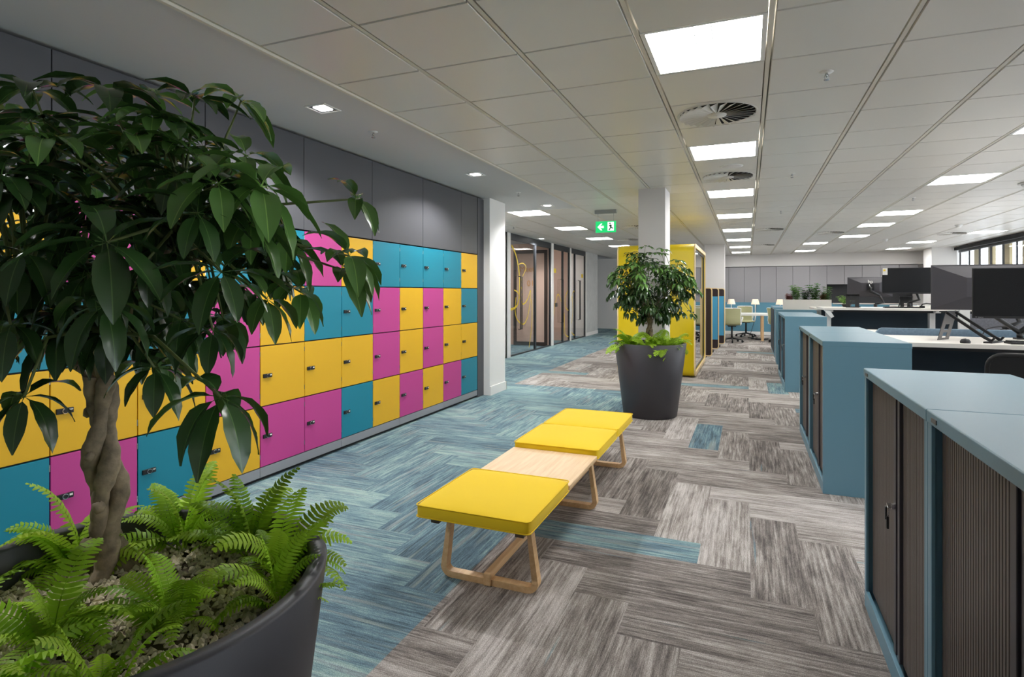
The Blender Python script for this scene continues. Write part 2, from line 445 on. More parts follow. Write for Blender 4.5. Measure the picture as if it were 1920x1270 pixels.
def downlight(x, y, label, power=115):
    r = thing('downlight', label, 'downlight', (x, y, 0), group='small square downlights in the white soffit')
    f = MB().m('alu'); a, b_ = .075, .045; z0, z1 = H-.003, H+.05
    V = [(s1*a, s2*a, z0) for s1, s2 in ((-1, -1), (1, -1), (1, 1), (-1, 1))]+[(s1*b_, s2*b_, z1) for s1, s2 in ((-1, -1), (1, -1), (1, 1), (-1, 1))]
    # tapered mirror reflector below the soffit plane, real depth 40 mm in a thin rim
    V = [(p[0], p[1], z0 if i < 4 else H-.002) for i, p in enumerate(V)]
    f.add(V, [(0, 1, 5, 4), (1, 2, 6, 5), (2, 3, 7, 6), (3, 0, 4, 7)], False)
    f.build('reflector', r)
    MB().m('lamp_in').box(-.045, .045, -.045, .045, H-.006, H-.003).build('lamp', r)
    g = MB().m('white_plastic')
    for q in ((-.085, -.075, -.085, .085), (.075, .085, -.085, .085), (-.075, .075, -.085, -.075), (-.075, .075, .075, .085)): g.box(*q, H-.006, H-.001)
    g.build('rim', r)
    l = bpy.data.lights.new('downlight_beam', 'SPOT'); l.energy = power; l.spot_size = RD(146); l.spot_blend = .5; l.shadow_soft_size = .04
    lo = bpy.data.objects.new('downlight_beam', l); C.objects.link(lo); lo.parent = r; lo.location = (0, 0, H-.012)
downlight(-2.65, .76, 'soffit downlight above the near tree, out past the top left corner')
downlight(-2.65, 3.11, 'nearest visible soffit downlight, above the dark cladding')
downlight(-2.65, 5.46, 'middle soffit downlight, above the end of the lockers')
downlight(-2.65, 7.81, 'small far soffit downlight, above the white wall end')
downlight(-4.42, 12.6, 'tiny downlight in front of the glass rooms')

def vent(x, y, label, n=26):
    r = thing('air_diffuser', label, 'air vent', (x, y, 0), group='round swirl air diffusers')
    rr = .262
    MB().m('gap').disc(rr-.004, H-.001, n=40, up=False).build('dark_opening', r)
    b_ = MB().m('tile')
    for k in range(n):
        a0 = 2*pi*k/n; a1 = 2*pi*(k+.82)/n
        r0, r1 = .055, rr-.012
        z0, z1 = H-.002, H-.022
        p = [(r0*cos(a0), r0*sin(a0), H-.01), (r1*cos(a0), r1*sin(a0), z1), (r1*cos(a1), r1*sin(a1), z0), (r0*cos(a1), r0*sin(a1), z0)]
        b_.add(p+[(q[0], q[1], q[2]+.0015) for q in p], [(3, 2, 1, 0), (4, 5, 6, 7), (0, 1, 5, 4), (1, 2, 6, 5), (2, 3, 7, 6), (3, 0, 4, 7)], False)
    bo = b_.build('swirl_blades', r)
    MB().m('tile').lathe([(0.0001, H-.014), (.062, H-.014), (.066, H-.006)], 32).lathe([(0.0001, H-.016), (.006, H-.016), (.006, H-.012)], 10).build('hub', r)
    MB().m('tile').lathe([(rr-.012, H-.003), (rr-.004, H-.006), (rr+.002, H-.001)], 48).build('rim', r)
CX = (XG[LC]+XG[LC+1])/2
vent(CX, YG0+2.5*YP, 'large round slotted air vent between the two nearest aisle lights')
vent(CX, YG0+6.5*YP, 'round slotted air vent beyond the second aisle light')
vent((XG[4]+XG[5])/2, YG0+16.5*YP, 'far round air vent just right of the aisle lights')
vent((XG[6]+XG[7])/2, YG0+18.5*YP, 'far round air vent left of the desk row of lights')
vent((XG[10]+XG[11])/2, YG0+20.5*YP, 'far round air vent near the windows')
vent(-1.98, 11.0, 'far round air vent beside the green exit sign')
vent(-2.6, 13.6, 'far round air vent over the corridor by the glass rooms')
vent((XG[4]+XG[5])/2, YG0+23.5*YP, 'farthest round air vent right of the aisle lights')

def sprinkler(x, y, label):
    r = thing('sprinkler_head', label, 'sprinkler', (x, y, 0), group='ceiling sprinkler heads')
    MB().m('white_plastic').lathe([(.0001, H-.006), (.03, H-.006), (.036, H)], 24).build('cover_plate', r)
    s = MB().m('alu').tube([(0, 0, H-.005), (0, 0, H-.03)], .006, 8); s.lathe([(.0001, H-.046), (.014, H-.046), (.016, H-.043), (.0001, H-.043)], 16)
    for q in (-1, 1): s.tube([(q*.006, 0, H-.012), (q*.012, 0, H-.028), (q*.004, 0, H-.044)], .0018, 5)
    s.build('nozzle', r)
for x, y, lb in ((.411, 3.672, 'nearest sprinkler, right of the largest aisle light'), (.427, 6.664, 'second sprinkler right of the aisle lights'), (.465, 9.648, 'third sprinkler right of the aisle lights, small'),
                 (-2.676, 3.712, 'sprinkler in the white soffit beside the near downlight'), (-2.639, 6.658, 'sprinkler in the soffit above the end of the lockers'),
                 (2.0, 8.95, 'sprinkler beside the desk lights'), (-4.1, 10.1, 'sprinkler in the corridor ceiling by the glass rooms'), (-.15, 12.2, 'tiny sprinkler under the fifth aisle light')):
    sprinkler(x, y, lb)
r = thing('ceiling_speaker', 'round flush speaker disc between the second aisle light and the vent', 'speaker', (-.147, 6.06, 0))
MB().m('grey_wall').lathe([(.0001, H-.008), (.085, H-.008), (.09, H-.006)], 32).build('grille', r)
MB().m('white_plastic').lathe([(.09, H-.006), (.105, H-.003), (.108, H)], 32).build('rim', r)
def detector(x, y, label, rad=.06, name='smoke_detector', cat='smoke detector'):
    r = thing(name, label, cat, (x, y, 0))
    MB().m('white_plastic').lathe([(.0001, H-.05), (rad*.6, H-.05), (rad*.75, H-.035), (rad*.75, H-.02)], 24).build('sensor', r)
    MB().m('white_plastic').lathe([(rad*.8, H-.02), (rad, H-.012), (rad, H)], 24).build('base', r)
detector(3.0, 8.25, 'white dome unit hanging under the ceiling at the right', .15, 'wifi_access_point', 'access point')
detector(3.6, 12.95, 'smoke detector above the monitors')
detector(2.99, 15.84, 'small far smoke detector left of the windows')

# ------------------------------------------------------------------ walls
struct(bx('wall_front', 'white_wall', -3.9, 6.3, -2.8, -2.6, 0, H))
struct(bx('wall_left', 'white_wall', -3.9, -3.72, -2.6, 6.9, 0, H))
# white pier at the end of the lockers
struct(bx('wall_left', 'white_wall', -4.75, -3.14, 6.90, 7.42, 0, H))
b = MB().m('white_wall').box(-3.14, -3.125, 6.90, 7.435, 0, .115).box(-4.6, -3.125, 7.42, 7.435, 0, .115); struct(b.build('baseboard_left'))
# corridor left side beyond pier
struct(bx('wall_left', 'white_wall', -4.75, -4.6, 7.42, 10.95, 0, H))
struct(bx('wall_left', 'conc', -4.75, -4.6, 17.25, 18.72, 0, H))
struct(bx('baseboard_left', 'white_wall', -4.6, -4.585, 17.25, 18.72, 0, .11))
struct(bx('wall_back', 'white_wall', -9.0, -1.3, 21.2, 21.4, 0, H))
struct(bx('baseboard_back', 'white_wall', -9.0, -1.3, 21.185, 21.2, 0, .11))
struct(bx('wall_left', 'white_wall', -9.1, -9.0, 18.72, 21.4, 0, H))
struct(bx('ceiling', 'soffit', -9.1, -4.6, 7.4, 24, H, H+.08))
struct(bx('wall_back', 'white_wall', -1.3, 5.6, 21.4, 21.55, 0, H))
# bulkhead above the far cupboards
struct(bx('wall_back', 'grey_wall', -1.3, 5.6, 20.72, 21.4, 2.21, H))
# dark recess lining and columns
struct(bx('column', 'grey_wall', -1.22, -.905, 7.0, 7.45, 0, H))
struct(bx('column', 'grey_wall', -1.05, -.555, 15.85, 16.35, 0, H))
struct(bx('column', 'white_wall', 4.72, 5.3, 19.2, 20.0, 0, H))

# window wall on the right
def window_wall():
    w = MB().m('white_wall').box(5.3, 5.6, -2.6, 21.4, 0, .85).box(5.3, 5.6, -2.6, 21.4, 2.52, H)
    w.box(5.3, 5.6, 19.4, 21.4, .85, 2.52).box(5.3, 5.6, -2.6, -1.0, .85, 2.52)
    struct(w.build('wall_right'))
    y = 19.3; n = 1
    while y > 0:
        o = MB().m('black_frame')
        y0 = y-1.45
        for q in ((y0, y0+.03), (y-.03, y), (y-.74, y-.71)): o.box(5.38, 5.41, q[0], q[1], .85, 2.52)
        o.box(5.36, 5.44, y0, y, .85, .9).box(5.36, 5.44, y0, y, 2.45, 2.52)
        f = struct(o.build('window_%d' % n)); MB().m('glass').box(5.39, 5.40, y0+.05, y-.05, .9, 2.45).build('pane', f)
        y -= 1.45; n += 1
    bl = thing('roller_blind', 'black blind box running along the top of the windows', 'blind')
    MB().m('black_soft').box(5.22, 5.30, 1.0, 19.15, 2.50, 2.575).build('blind_box', bl)
    # stone piers and pale facade outside, its daylight put in as emission
    y = 19.0; k = 0
    while y > 0:
        o = bx('facade_pier', 'stone', 5.62, 5.68, y-.30, y, -.5, 3.4); tag(o, 'cream stone pier outside, %s from the far end of the windows' % ORD[k], 'stone pier', 'stone piers outside the windows'); y -= .98; k += 1
        if k > 7: break
    f = thing('facade_building', 'pale grey office facade seen across the street through the windows', 'building')
    MB().m('outside').box(14, 14.4, -5, 60, -6, 12).build('facade', f)
    g = MB().m('outline')
    for z in (.6, 1.5, 2.1, 2.8, 3.3, 3.9): g.box(13.9, 14, -5, 60, z, z+.12)
    g.build('ledge', f)
window_wall()

# glass partition along the corridor
def glazed():
    X = -4.6
    posts = [(10.95, 11.12), (13.84, 14.00), (15.49, 15.59), (17.18, 17.25)]
    for i, (a, b_) in enumerate(posts):
        struct(bx('trim_%d' % (i+2), 'white_wall', X-.06, X+.02, a, b_, 0, H))
    def bay(name, y0, y1, door, dopen=None):
        f = MB().m('black_frame'); z1 = H-.0; t = .05
        f.box(X-.04, X, y0, y1, z1-.14, z1).box(X-.04, X, y0, y1, 0, .03)
        f.box(X-.04, X, y0, y0+.05, .03, z1-.14).box(X-.04, X, y1-.06, y1, .03, z1-.14)
        for m_ in door: f.box(X-.04, X, m_, m_+.09, .03, z1-.14)
        o = struct(f.build(name)); return o
    a = bay('window_21', 11.12, 13.84, [12.66])
    MB().m('glass').box(X-.025, X-.015, 11.17, 12.66, .03, H-.14).build('pane', a)
    # open door leaf swung into the room
    d = MB().m('brown_frame').box(X-.9, X-.06, 13.68, 13.73, .01, 2.44)
    dr = MB().m('brown_frame')
    for q in ((-.95, -.88), (-.12, -.05)): dr.box(X+q[0], X+q[1], 13.66, 13.71, .01, 2.42)
    dr.box(X-.88, X-.12, 13.66, 13.71, .01, .1).box(X-.88, X-.12, 13.66, 13.71, 2.34, 2.42)
    do = struct(dr.build('door_1')); MB().m('glass').box(X-.88, X-.12, 13.68, 13.69, .1, 2.34).build('pane', do)
    bb = bay('window_22', 14.0, 15.49, [14.83])
    MB().m('glass').box(X-.025, X-.015, 14.05, 15.43, .03, H-.14).build('pane', bb)
    c = bay('window_23', 15.59, 17.18, [16.0])
    MB().m('glass').box(X-.025, X-.015, 15.64, 17.12, .03, H-.14).build('pane', c)
    first_ = bay('window_24', 10.2, 10.95, [])
    # long pull handles
    for yy, par, lb in ((11.62, a, ''), (14.66, bb, ''), (16.35, c, '')):
        MB().m('black').tube([(X, yy, .55), (X+.05, yy, .55), (X+.05, yy, 1.7), (X, yy, 1.7)], .012, 6).tube([(X+.045, yy+.09, .55), (X+.045, yy+.09, 1.7)], .01, 6).build('door_handle', par)
    MB().m('metal_dark').box(X-.01, X+.02, 14.2, 14.32, .98, 1.08).build('lock_case', bb)
    # interior rooms
    w = MB().m('pink_wall').box(-8.2, -8.1, 10.2, 18.7, 0, H); struct(w.build('wall_left'))
    pw = struct(MB().m('pink_wall').box(-8.1, X-.9, 13.85, 13.95, 0, H).box(X-.9, X-.06, 13.86, 13.94, 0, H).build('wall_back'))
    struct(MB().m('pink_wall').box(-8.1, X-.06, 15.5, 15.58, 0, H).build('wall_back'))
    struct(MB().m('white_wall').box(-8.1, X-.06, 17.2, 17.28, 0, H).build('wall_back'))
    struct(bx('wall_front', 'white_wall', -8.2, -4.6, 10.0, 10.15, 0, H))
    for i, (x, y) in enumerate(((-6.2, 12.2), (-6.2, 14.7), (-6.2, 16.4))):
        r = thing('linear_light', 'slim white ceiling light seen inside the %s glass room' % ORD[i], 'ceiling light')
        MB().m('diffuser').box(x-.6, x+.6, y-.1, y+.1, H-.03, H-.01).build('diffuser', r)
        MB().m('lg_frame').box(x-.63, x+.63, y-.13, y+.13, H-.01, H).build('light_frame', r)
    # yellow line artwork on the glass (surface film), drawn as thin ribbons
    def film(pts, w_, par, m_='film'):
        P = []
        for k in range(len(pts)-1):     # Catmull-Rom
            p0 = pts[max(k-1, 0)]; p1 = pts[k]; p2 = pts[k+1]; p3 = pts[min(k+2, len(pts)-1)]
            for s in range(8):
                t = s/8
                P.append(tuple(.5*((2*p1[i])+(-p0[i]+p2[i])*t+(2*p0[i]-5*p1[i]+4*p2[i]-p3[i])*t*t+(-p0[i]+3*p1[i]-3*p2[i]+p3[i])*t**3) for i in (0, 1)))
        P.append(pts[-1]); b_ = MB().m(m_); vs = []; n = len(P)
        for k in range(n):
            dx = P[min(k+1, n-1)][0]-P[max(k-1, 0)][0]; dy = P[min(k+1, n-1)][1]-P[max(k-1, 0)][1]; l = math.hypot(dx, dy) or 1
            ox, oy = -dy/l*w_/2, dx/l*w_/2
            vs += [(X-.013, P[k][0]+ox, P[k][1]+oy), (X-.013, P[k][0]-ox, P[k][1]-oy)]
        b_.add(vs, [(2*k, 2*k+1, 2*k+3, 2*k+2) for k in range(n-1)])
        b_.build('yellow_line_art', par)
    film([(11.25, 2.35), (11.5, 2.15), (11.68, 1.8), (11.7, 1.4), (11.6, 1.1), (11.3, 1.0), (11.18, 1.02)], .05, a)
    film([(11.5, 1.25), (11.45, .95), (11.6, .75), (11.95, .65), (12.2, .8), (12.35, 1.1), (12.4, 1.4), (12.2, 1.2), (11.9, 1.1), (11.6, 1.35), (11.4, 1.4)], .03, a)
    film([(12.45, 1.2), (12.5, .9), (12.45, .5), (12.3, .1)], .03, a)
    film([(11.6, 1.95), (11.9, 2.0), (12.1, 1.9), (11.8, 1.6), (11.9, 1.3)], .02, a)
    film([(14.08, .7), (14.2, 1.05), (14.45, 1.3), (14.65, 1.2), (14.75, 1.1)], .03, bb)
    film([(15.35, 1.4), (15.1, 1.2), (15.15, .95), (15.4, .85)], .03, bb)
    film([(15.0, .2), (15.02, .8), (15.1, .25), (15.4, .12)], .03, bb)
    film([(15.7, 1.1), (15.85, 1.35), (16.1, 1.4), (15.8, 1.3), (15.85, .8), (15.66, .3), (16.0, .12)], .03, c)
    for (y, z, par) in ((14.2, 1.92, bb), (16.85, 1.85, c)):
        MB().m('film').box(X-.014, X-.013, y-.1, y+.1, z-.06, z+.05).build('room_name_film', par)
    mt = Matrix.Translation((X-.6, 13.84, 0)) @ Matrix.Rotation(RD(90), 4, 'X')
    text_mesh('wall_lettering', 'Meet', .2, 'film_text', pw, Matrix.Translation((-5.25, 13.84, 1.95)) @ Matrix.Rotation(RD(90), 4, 'X'))
    text_mesh('room_number', '01', .2, 'film_text', pw, Matrix.Translation((-5.15, 13.84, 1.58)) @ Matrix.Rotation(RD(90), 4, 'X'))
glazed()

# exit sign
def exit_sign(x, y, z, s, label):
    r = thing('exit_sign', label, 'exit sign', (x, y, 0))
    MB().m('sign_box').box(-.165, .165, -.03, .03, H-.055, H-.0005).build('driver_box', r)
    MB().m('alu').tube([(-.12, 0, H-.055), (-.12, 0, z+.085)], .0018, 5).tube([(.12, 0, H-.055), (.12, 0, z+.085)], .0018, 5).build('suspension_wire', r)
    p = MB().m('green_sign').box(-.155, .155, -.008, .008, z-.085, z+.085).build('sign_panel', r)
    def P(pts, m_, nm):
        b_ = MB().m(m_); b_.prism(pts, -.0105, -.0082, 'y'); return b_.build(nm, p)
    P([(.03, z-.06), (.125, z-.06), (.125, z+.07), (.03, z+.07)], 'white_sign', 'door_pictogram')
    P([(-.125, z), (-.075, z+.05), (-.05, z+.05), (-.085, z+.016), (-.03, z+.016), (-.03, z-.016), (-.085, z-.016), (-.05, z-.05), (-.075, z-.05)], 'white_sign', 'arrow')
    mn = MB().m('green_sign')
    mn.lathe([(.0001, 0), (.012, 0)], 12)
    mn = MB().m('sign_ink')
    def seg(a, b_, t=.0085):
        dx, dz = b_[0]-a[0], b_[1]-a[1]; l = math.hypot(dx, dz); ox, oz = -dz/l*t, dx/l*t
        mn.prism([(a[0]+ox, z+a[1]+oz), (a[0]-ox, z+a[1]-oz), (b_[0]-ox, z+b_[1]-oz), (b_[0]+ox, z+b_[1]+oz)], -.0125, -.0108, 'y')
    seg((.07, .03), (.078, 0), .012); seg((.078, 0), (.095, -.02)); seg((.095, -.02), (.115, -.025)); seg((.078, 0), (.07, -.025)); seg((.07, -.025), (.05, -.05)); seg((.07, .03), (.055, .005), .006); seg((.07, .028), (.095, .012), .006)
    cpts = [(.066+.012*cos(k*pi/5), z+.050+.012*sin(k*pi/5)) for k in range(10)]; mn.prism(cpts, -.0125, -.0108, 'y')
    mn.build('running_figure', p)
exit_sign(-1.982, 8.58, 2.345, 1, 'green and white hanging exit sign with left arrow and running figure')

# ------------------------------------------------------------------ locker wall
LX = -3.232; PIT = .4475; YE = 6.715
ZB, RH = .098, .4365
colors = ['YTYT', 'TYYM', 'TMMY', 'TYYM', 'TMMY', 'YTYT', 'MTYM', 'TYYM', 'TMMY', 'YTYT', 'MTYM', 'YTYT']
CN = {'Y': ('yellow', 'yellow'), 'T': ('teal', 'teal'), 'M': ('magenta', 'magenta')}
locker_parts = {}
def locker(k, r, c):
    y0 = YE-PIT*(k+1); z1 = ZB+RH*(4-r); z0 = z1-RH
    rowname = ('top', 'second', 'third', 'bottom')[r]
    t = thing('locker', '%s locker in the %s row, %s column from the white wall end' % (CN[c][1], rowname, ORD[k]), 'locker', (LX, y0, z0), group='coloured lockers in the wall bank')
    key = c
    if key not in locker_parts:
        g = .0035; G = .0045; w = PIT; h = RH
        body = MB().m('recess').box(-.46, -.02, .001, w-.001, .001, h-.001).build('carcass', t)
        dr = MB().m(CN[c][0]).box(-.0185, 0, g, w-g, G, h-G).build('door', t, .0012)
        lk = MB().m('black').box(0, .010, .025, .105, h*.5-.013, h*.5+.015).build('lock', dr, .002)
        dl = MB().m('chrome').prism([(.063+.014*cos(a*pi/10), h*.5+.001+.014*sin(a*pi/10)) for a in range(20)], .010, .0155, 'x', sm=True)
        dl.m('black').prism([(.063+.0105*cos(a*pi/8), h*.5+.001+.0105*sin(a*pi/8)) for a in range(16)], .0155, .019, 'x')
        dl.build('dial', lk)
        MB().m('paper').box(.010, .0108, .084, .099, h*.5-.001, h*.5+.009).build('number_label', lk)
        hg = MB().m('alu')
        for z in (.06, h-.075): hg.box(-.016, .0006, w-g-.0015, w+.0005, z, z+.035)
        hg.build('hinge', dr)
        locker_parts[key] = t
    else:
        src = locker_parts[key]
        for ch in [x for x in bpy.data.objects if x.parent == src]: copy_tree(ch, t)
    return t
LK = {}
for k, cs in enumerate(colors):
    for r, c in enumerate(cs): LK[(k, r)] = locker(k, r, c)
def lock_number(k, r, s):
    t = LK[(k, r)]
    dr = [o for o in bpy.data.objects if o.parent == t and o.name.startswith('door')][0]
    lk = [o for o in bpy.data.objects if o.parent == dr and o.name.startswith('lock')][0]
    for o in [o for o in bpy.data.objects if o.parent == lk and o.name.startswith('number_label')]: bpy.data.objects.remove(o)
    text_mesh('number_label', s, .013, 'paper', lk, Matrix.Translation((.0105, .0915, RH*.5+.005)) @ Matrix.Rotation(RD(90), 4, 'Z') @ Matrix.Rotation(RD(90), 4, 'X'))
lock_number(9, 3, '107'); lock_number(10, 2, '109'); lock_number(9, 2, '110'); lock_number(8, 3, '98')
# plinths under each pair of lockers, grey cladding above, end filler
for i in range(6):
    y1 = YE-.895*i; y0 = y1-.895
    o = MB().m('plinth').box(LX-.04, LX-.001, y0+.0015, y1-.0015, .028, ZB-.002).m('recess').box(LX-.1, LX-.03, y0, y1, 0, .028)
    tag(o.build('locker_plinth'), 'grey metal plinth under the %s pair of locker columns from the white wall end' % ORD[i], 'plinth', 'grey plinths under the lockers')
zt = ZB+4*RH
b = MB().m('recess').box(LX-.06, LX-.02, -2.6, YE, zt+.006, H-.012); struct(b.build('trim_11'))
ys = [YE, 6.266, 5.369, 4.466, 3.575, 2.684, 1.8, .9, 0, -.9, -1.8, -2.6]
for i in range(len(ys)-1):
    o = bx('trim_%d' % (12+i), 'clad', LX-.02, LX, ys[i+1]+.003, ys[i]-.003, (zt+.008) if ys[i] > 1.36 or True else 0, H-.02, bevel=.001); struct(o)
struct(bx('trim_30', 'clad', LX-.46, LX, 1.345-3.9, 1.343, .0, zt+.004))
struct(bx('trim_31', 'clad', LX-.4, LX+.004, YE+.004, 6.898, 0, H-.02))

# ------------------------------------------------------------------ plants
def leaflet(mb, hub, d, L, droop, wid=.36, nseg=8, pet=.12, detail=True):
    d = Vector(d).normalized(); up = Vector((0, 0, 1))
    side = d.cross(up)
    if side.length < .1: side = Vector((random.uniform(-1, 1), random.uniform(-1, 1), 0))
    side.normalize(); nrm = side.cross(d).normalized()
    # midrib curve that bends downwards
    pts = []; p = Vector(hub); dirv = d.copy(); step = L*(1+pet)/nseg
    for i in range(nseg+1):
        pts.append((p.copy(), dirv.copy())); p = p+dirv*step
        dirv = (dirv+Vector((0, 0, -1))*droop/nseg).normalized()
    k0 = max(1, int(round(nseg*pet/(1+pet))))
    prof = []
    for i in range(nseg+1):
        t = max(0, (i-k0)/(nseg-k0)); w = L*wid*.5*(sin(pi*min(1, t**.8))**.75 if 0 < t < 1 else 0)*(1.0 if t < .8 else .9)
        prof.append(max(w, L*.008))
    vs = []
    fold = .28
    for i, (q, dv) in enumerate(pts):
        n_ = side.cross(dv).normalized(); w = prof[i]; wav = L*.012*sin(i*2.1+hub[0]*50)
        e = min(w*.5, L*.0065)
        vs += [q-side*w+n_*(w*fold+wav), q-side*w*.55+n_*w*fold*.45, q-side*e, q+side*e, q+side*w*.55+n_*w*fold*.45, q+side*w+n_*(w*fold-wav)]
    o = len(mb.v); mb.v += [tuple(v) for v in vs]; c0 = mb.c; c1 = (c0[0]*1.9+.02, c0[1]*1.7+.03, c0[2]*1.5+.01)
    for i in range(nseg):
        for j in range(5):
            mb.f.append([o+i*6+j, o+i*6+j+1, o+(i+1)*6+j+1, o+(i+1)*6+j]); mb.mi.append(mb.cur); mb.smooth.append(True)
            mb.col.append(c1 if j == 2 or i < k0 else c0)
def whorl(mb, hub, L, axis, n, droop, R, nseg=8, spread=70, young=False):
    axis = Vector(axis).normalized()
    a = axis.cross(Vector((0, 0, 1)));
    if a.length < .05: a = Vector((1, 0, 0))
    a.normalize(); b_ = axis.cross(a)
    ph = R.random()*6.28
    base = hexc('567C3C') if young else hexc('334F28')
    kk = R.uniform(.65, 1.35)
    for i in range(n):
        an = ph+2*pi*i/n+R.uniform(-.12, .12); sp = RD(spread+R.uniform(-10, 10))
        d = axis*cos(sp)+(a*cos(an)+b_*sin(an))*sin(sp)
        l = L*R.uniform(.78, 1.08); k2 = kk*R.uniform(.85, 1.15)
        mb.c = (base[0]*k2, base[1]*k2, base[2]*k2)
        leaflet(mb, hub, d, l, droop*R.uniform(.7, 1.3), R.uniform(.34, .42), nseg)
def tree(parent, base, top, hubs, R, nseg, nleaf=(7, 8), scale=1.0):
    # braided trunk: three strands twisting round each other
    tr = MB().m('bark'); bz = base[2]; H_ = top[2]-bz
    for s in range(3):
        pts = []; rad = []; n = 64
        for i in range(n+1):
            t = i/n; a = 2*pi*s/3+t*2*pi*.85*(H_/.45)+.6
            rr = (.0165+.008*sin(t*2*pi*2.1+s*.8))*scale*(1.3-.4*t)
            if t < .1: rr += (.1-t)*.35*scale
            x = base[0]+(top[0]-base[0])*t+rr*cos(a); y = base[1]+(top[1]-base[1])*t+rr*sin(a)
            pts.append((x, y, bz+H_*t-.02)); rad.append(scale*(.0215-.005*t+.0028*sin(i*.33+s*2)+.0012*sin(i*1.37+s)))
        tr.tube(pts, rad, 14)
    for (t, an, rr) in ((.37, 5.4, .013), (.6, 5.0, .010), (.78, 3.3, .012), (.5, 2.5, .013), (.2, 4.7, .015)):  # knots
        c_ = Vector((base[0]+(top[0]-base[0])*t+cos(an)*.042*scale, base[1]+(top[1]-base[1])*t+sin(an)*.042*scale, bz+H_*t))
        vs = []; fs = []
        for i in range(5):
            for j in range(8):
                ph = pi*(i+.5)/5; th = 2*pi*j/8; q = rr*scale*R.uniform(.85, 1.2)
                vs.append((c_.x+q*sin(ph)*cos(th), c_.y+q*sin(ph)*sin(th), c_.z+q*cos(ph)))
        for i in range(4):
            for j in range(8): fs.append((i*8+j, (i+1)*8+j, (i+1)*8+(j+1) % 8, i*8+(j+1) % 8))
        tr.add(vs, fs, True)
    trunk = tr.build('trunk', parent)
    br = MB().m('bark'); tw = MB().m('twig'); lf = MB().m('leaf')
    T = Vector(top)
    mains = []
    for i in range(9):
        a = 2*pi*i/9; L = R.uniform(.16, .26)*scale
        e = T+Vector((cos(a)*L, sin(a)*L, R.uniform(.08, .3)*scale)); mains.append(e)
        mid = T.lerp(e, .5)+Vector((0, 0, .03))
        br.tube([T-Vector((0, 0, .03)), mid, e], [.014*scale, .010*scale, .007*scale], 7)
    for h in hubs:
        hub = Vector(h[0]); L = h[1]; mode = h[2]
        e = min(mains, key=lambda q: (q-hub).length)
        mid = e.lerp(hub, .55)+Vector((R.uniform(-.02, .02), R.uniform(-.02, .02), .03 if mode != 2 else .05))
        tw.tube([e, mid, hub], [.0045*scale, .0035*scale, .0022*scale], 5)
        out = (hub-Vector((T.x, T.y, T.z+.25))); out.z *= .4
        out = out.normalized() if out.length > .01 else Vector((0, 0, 1))
        if mode == 0: ax = out*.75+Vector((.05, -.15, .8)); sp, dr = 82, 1.5
        elif mode == 1: ax = out*.35+Vector((0, 0, 1)); sp, dr = 72, 1.3
        elif mode == 2: ax = out*.5+Vector((0, 0, .7)); sp, dr = 95, 2.2
        else: ax = out*.8+Vector((0, 0, .6)); sp, dr = 78, 1.5
        whorl(lf, hub, L, ax, R.randint(*nleaf), dr, R, nseg, sp, young=(mode in (1, 3) and R.random() < .7))
    br.build('branch', trunk); tw.build('leaf_stalks', trunk); lf.build('foliage', parent)
def frond(mb, base, az, L, rise, R, arch, pairs=22, near=True):
    d = Vector((cos(az)*cos(rise), sin(az)*cos(rise), sin(rise))); p = Vector(base); step = L/pairs
    kk = R.uniform(.7, 1.35); c0 = hexc('82AE22'); c1 = hexc('B4D640'); t_ = R.random()
    mb.c = tuple((a*(1-t_)+b_*t_)*kk for a, b_ in zip(c0, c1))
    side0 = Vector((-sin(az), cos(az), 0)); tw = R.uniform(-.5, .5)
    pts = [p.copy()]
    for i in range(pairs):
        t = i/pairs
        d = (d+Vector((0, 0, -1))*arch/pairs*(.4+1.2*t)).normalized()
        nrm = side0.cross(d).normalized()*-1
        side = (side0*cos(tw)+nrm*sin(tw)).normalized(); n2 = d.cross(side)
        p = p+d*step; pts.append(p.copy())
        if t < .12: continue
        w = L*.17*(sin(pi*min(1, (t*.92+.1)))**.6)
        w = max(w, L*.015)*R.uniform(.9, 1.1)
        hw = step*.47
        for s in (-1, 1):
            a = side*s; fwd = d*.28
            tip = p+(a+fwd).normalized()*w-n2*w*.22*R.uniform(.3, 1.6)
            m_ = p+(a+fwd*.6).normalized()*w*.5+n2*w*.05
            mb.add([p-d*hw*.7, p+d*hw*.7, m_+d*hw*1.05, tip+d*hw*.25, tip-d*hw*.35, m_-d*hw*.9], [(0, 1, 2, 5), (5, 2, 3, 4)] if s > 0 else [(5, 2, 1, 0), (4, 3, 2, 5)], True)
    mb.tube(pts, [max(.0016*(1-i/len(pts)), .0006) for i in range(len(pts))], 4, cap=False)
def fern(parent, base, n, L, R, az0=None, azr=pi, pairs=22, rise=(35, 80)):
    mb = MB().m('fern')
    for i in range(n):
        az = (az0 if az0 is not None else 0)+R.uniform(-azr, azr)
        frond(mb, (base[0]+R.uniform(-.02, .02), base[1]+R.uniform(-.02, .02), base[2]), az, L*R.uniform(.6, 1.1), RD(R.uniform(*rise)), R, R.uniform(1.2, 2.6), pairs)
    return mb.build('fern', parent)
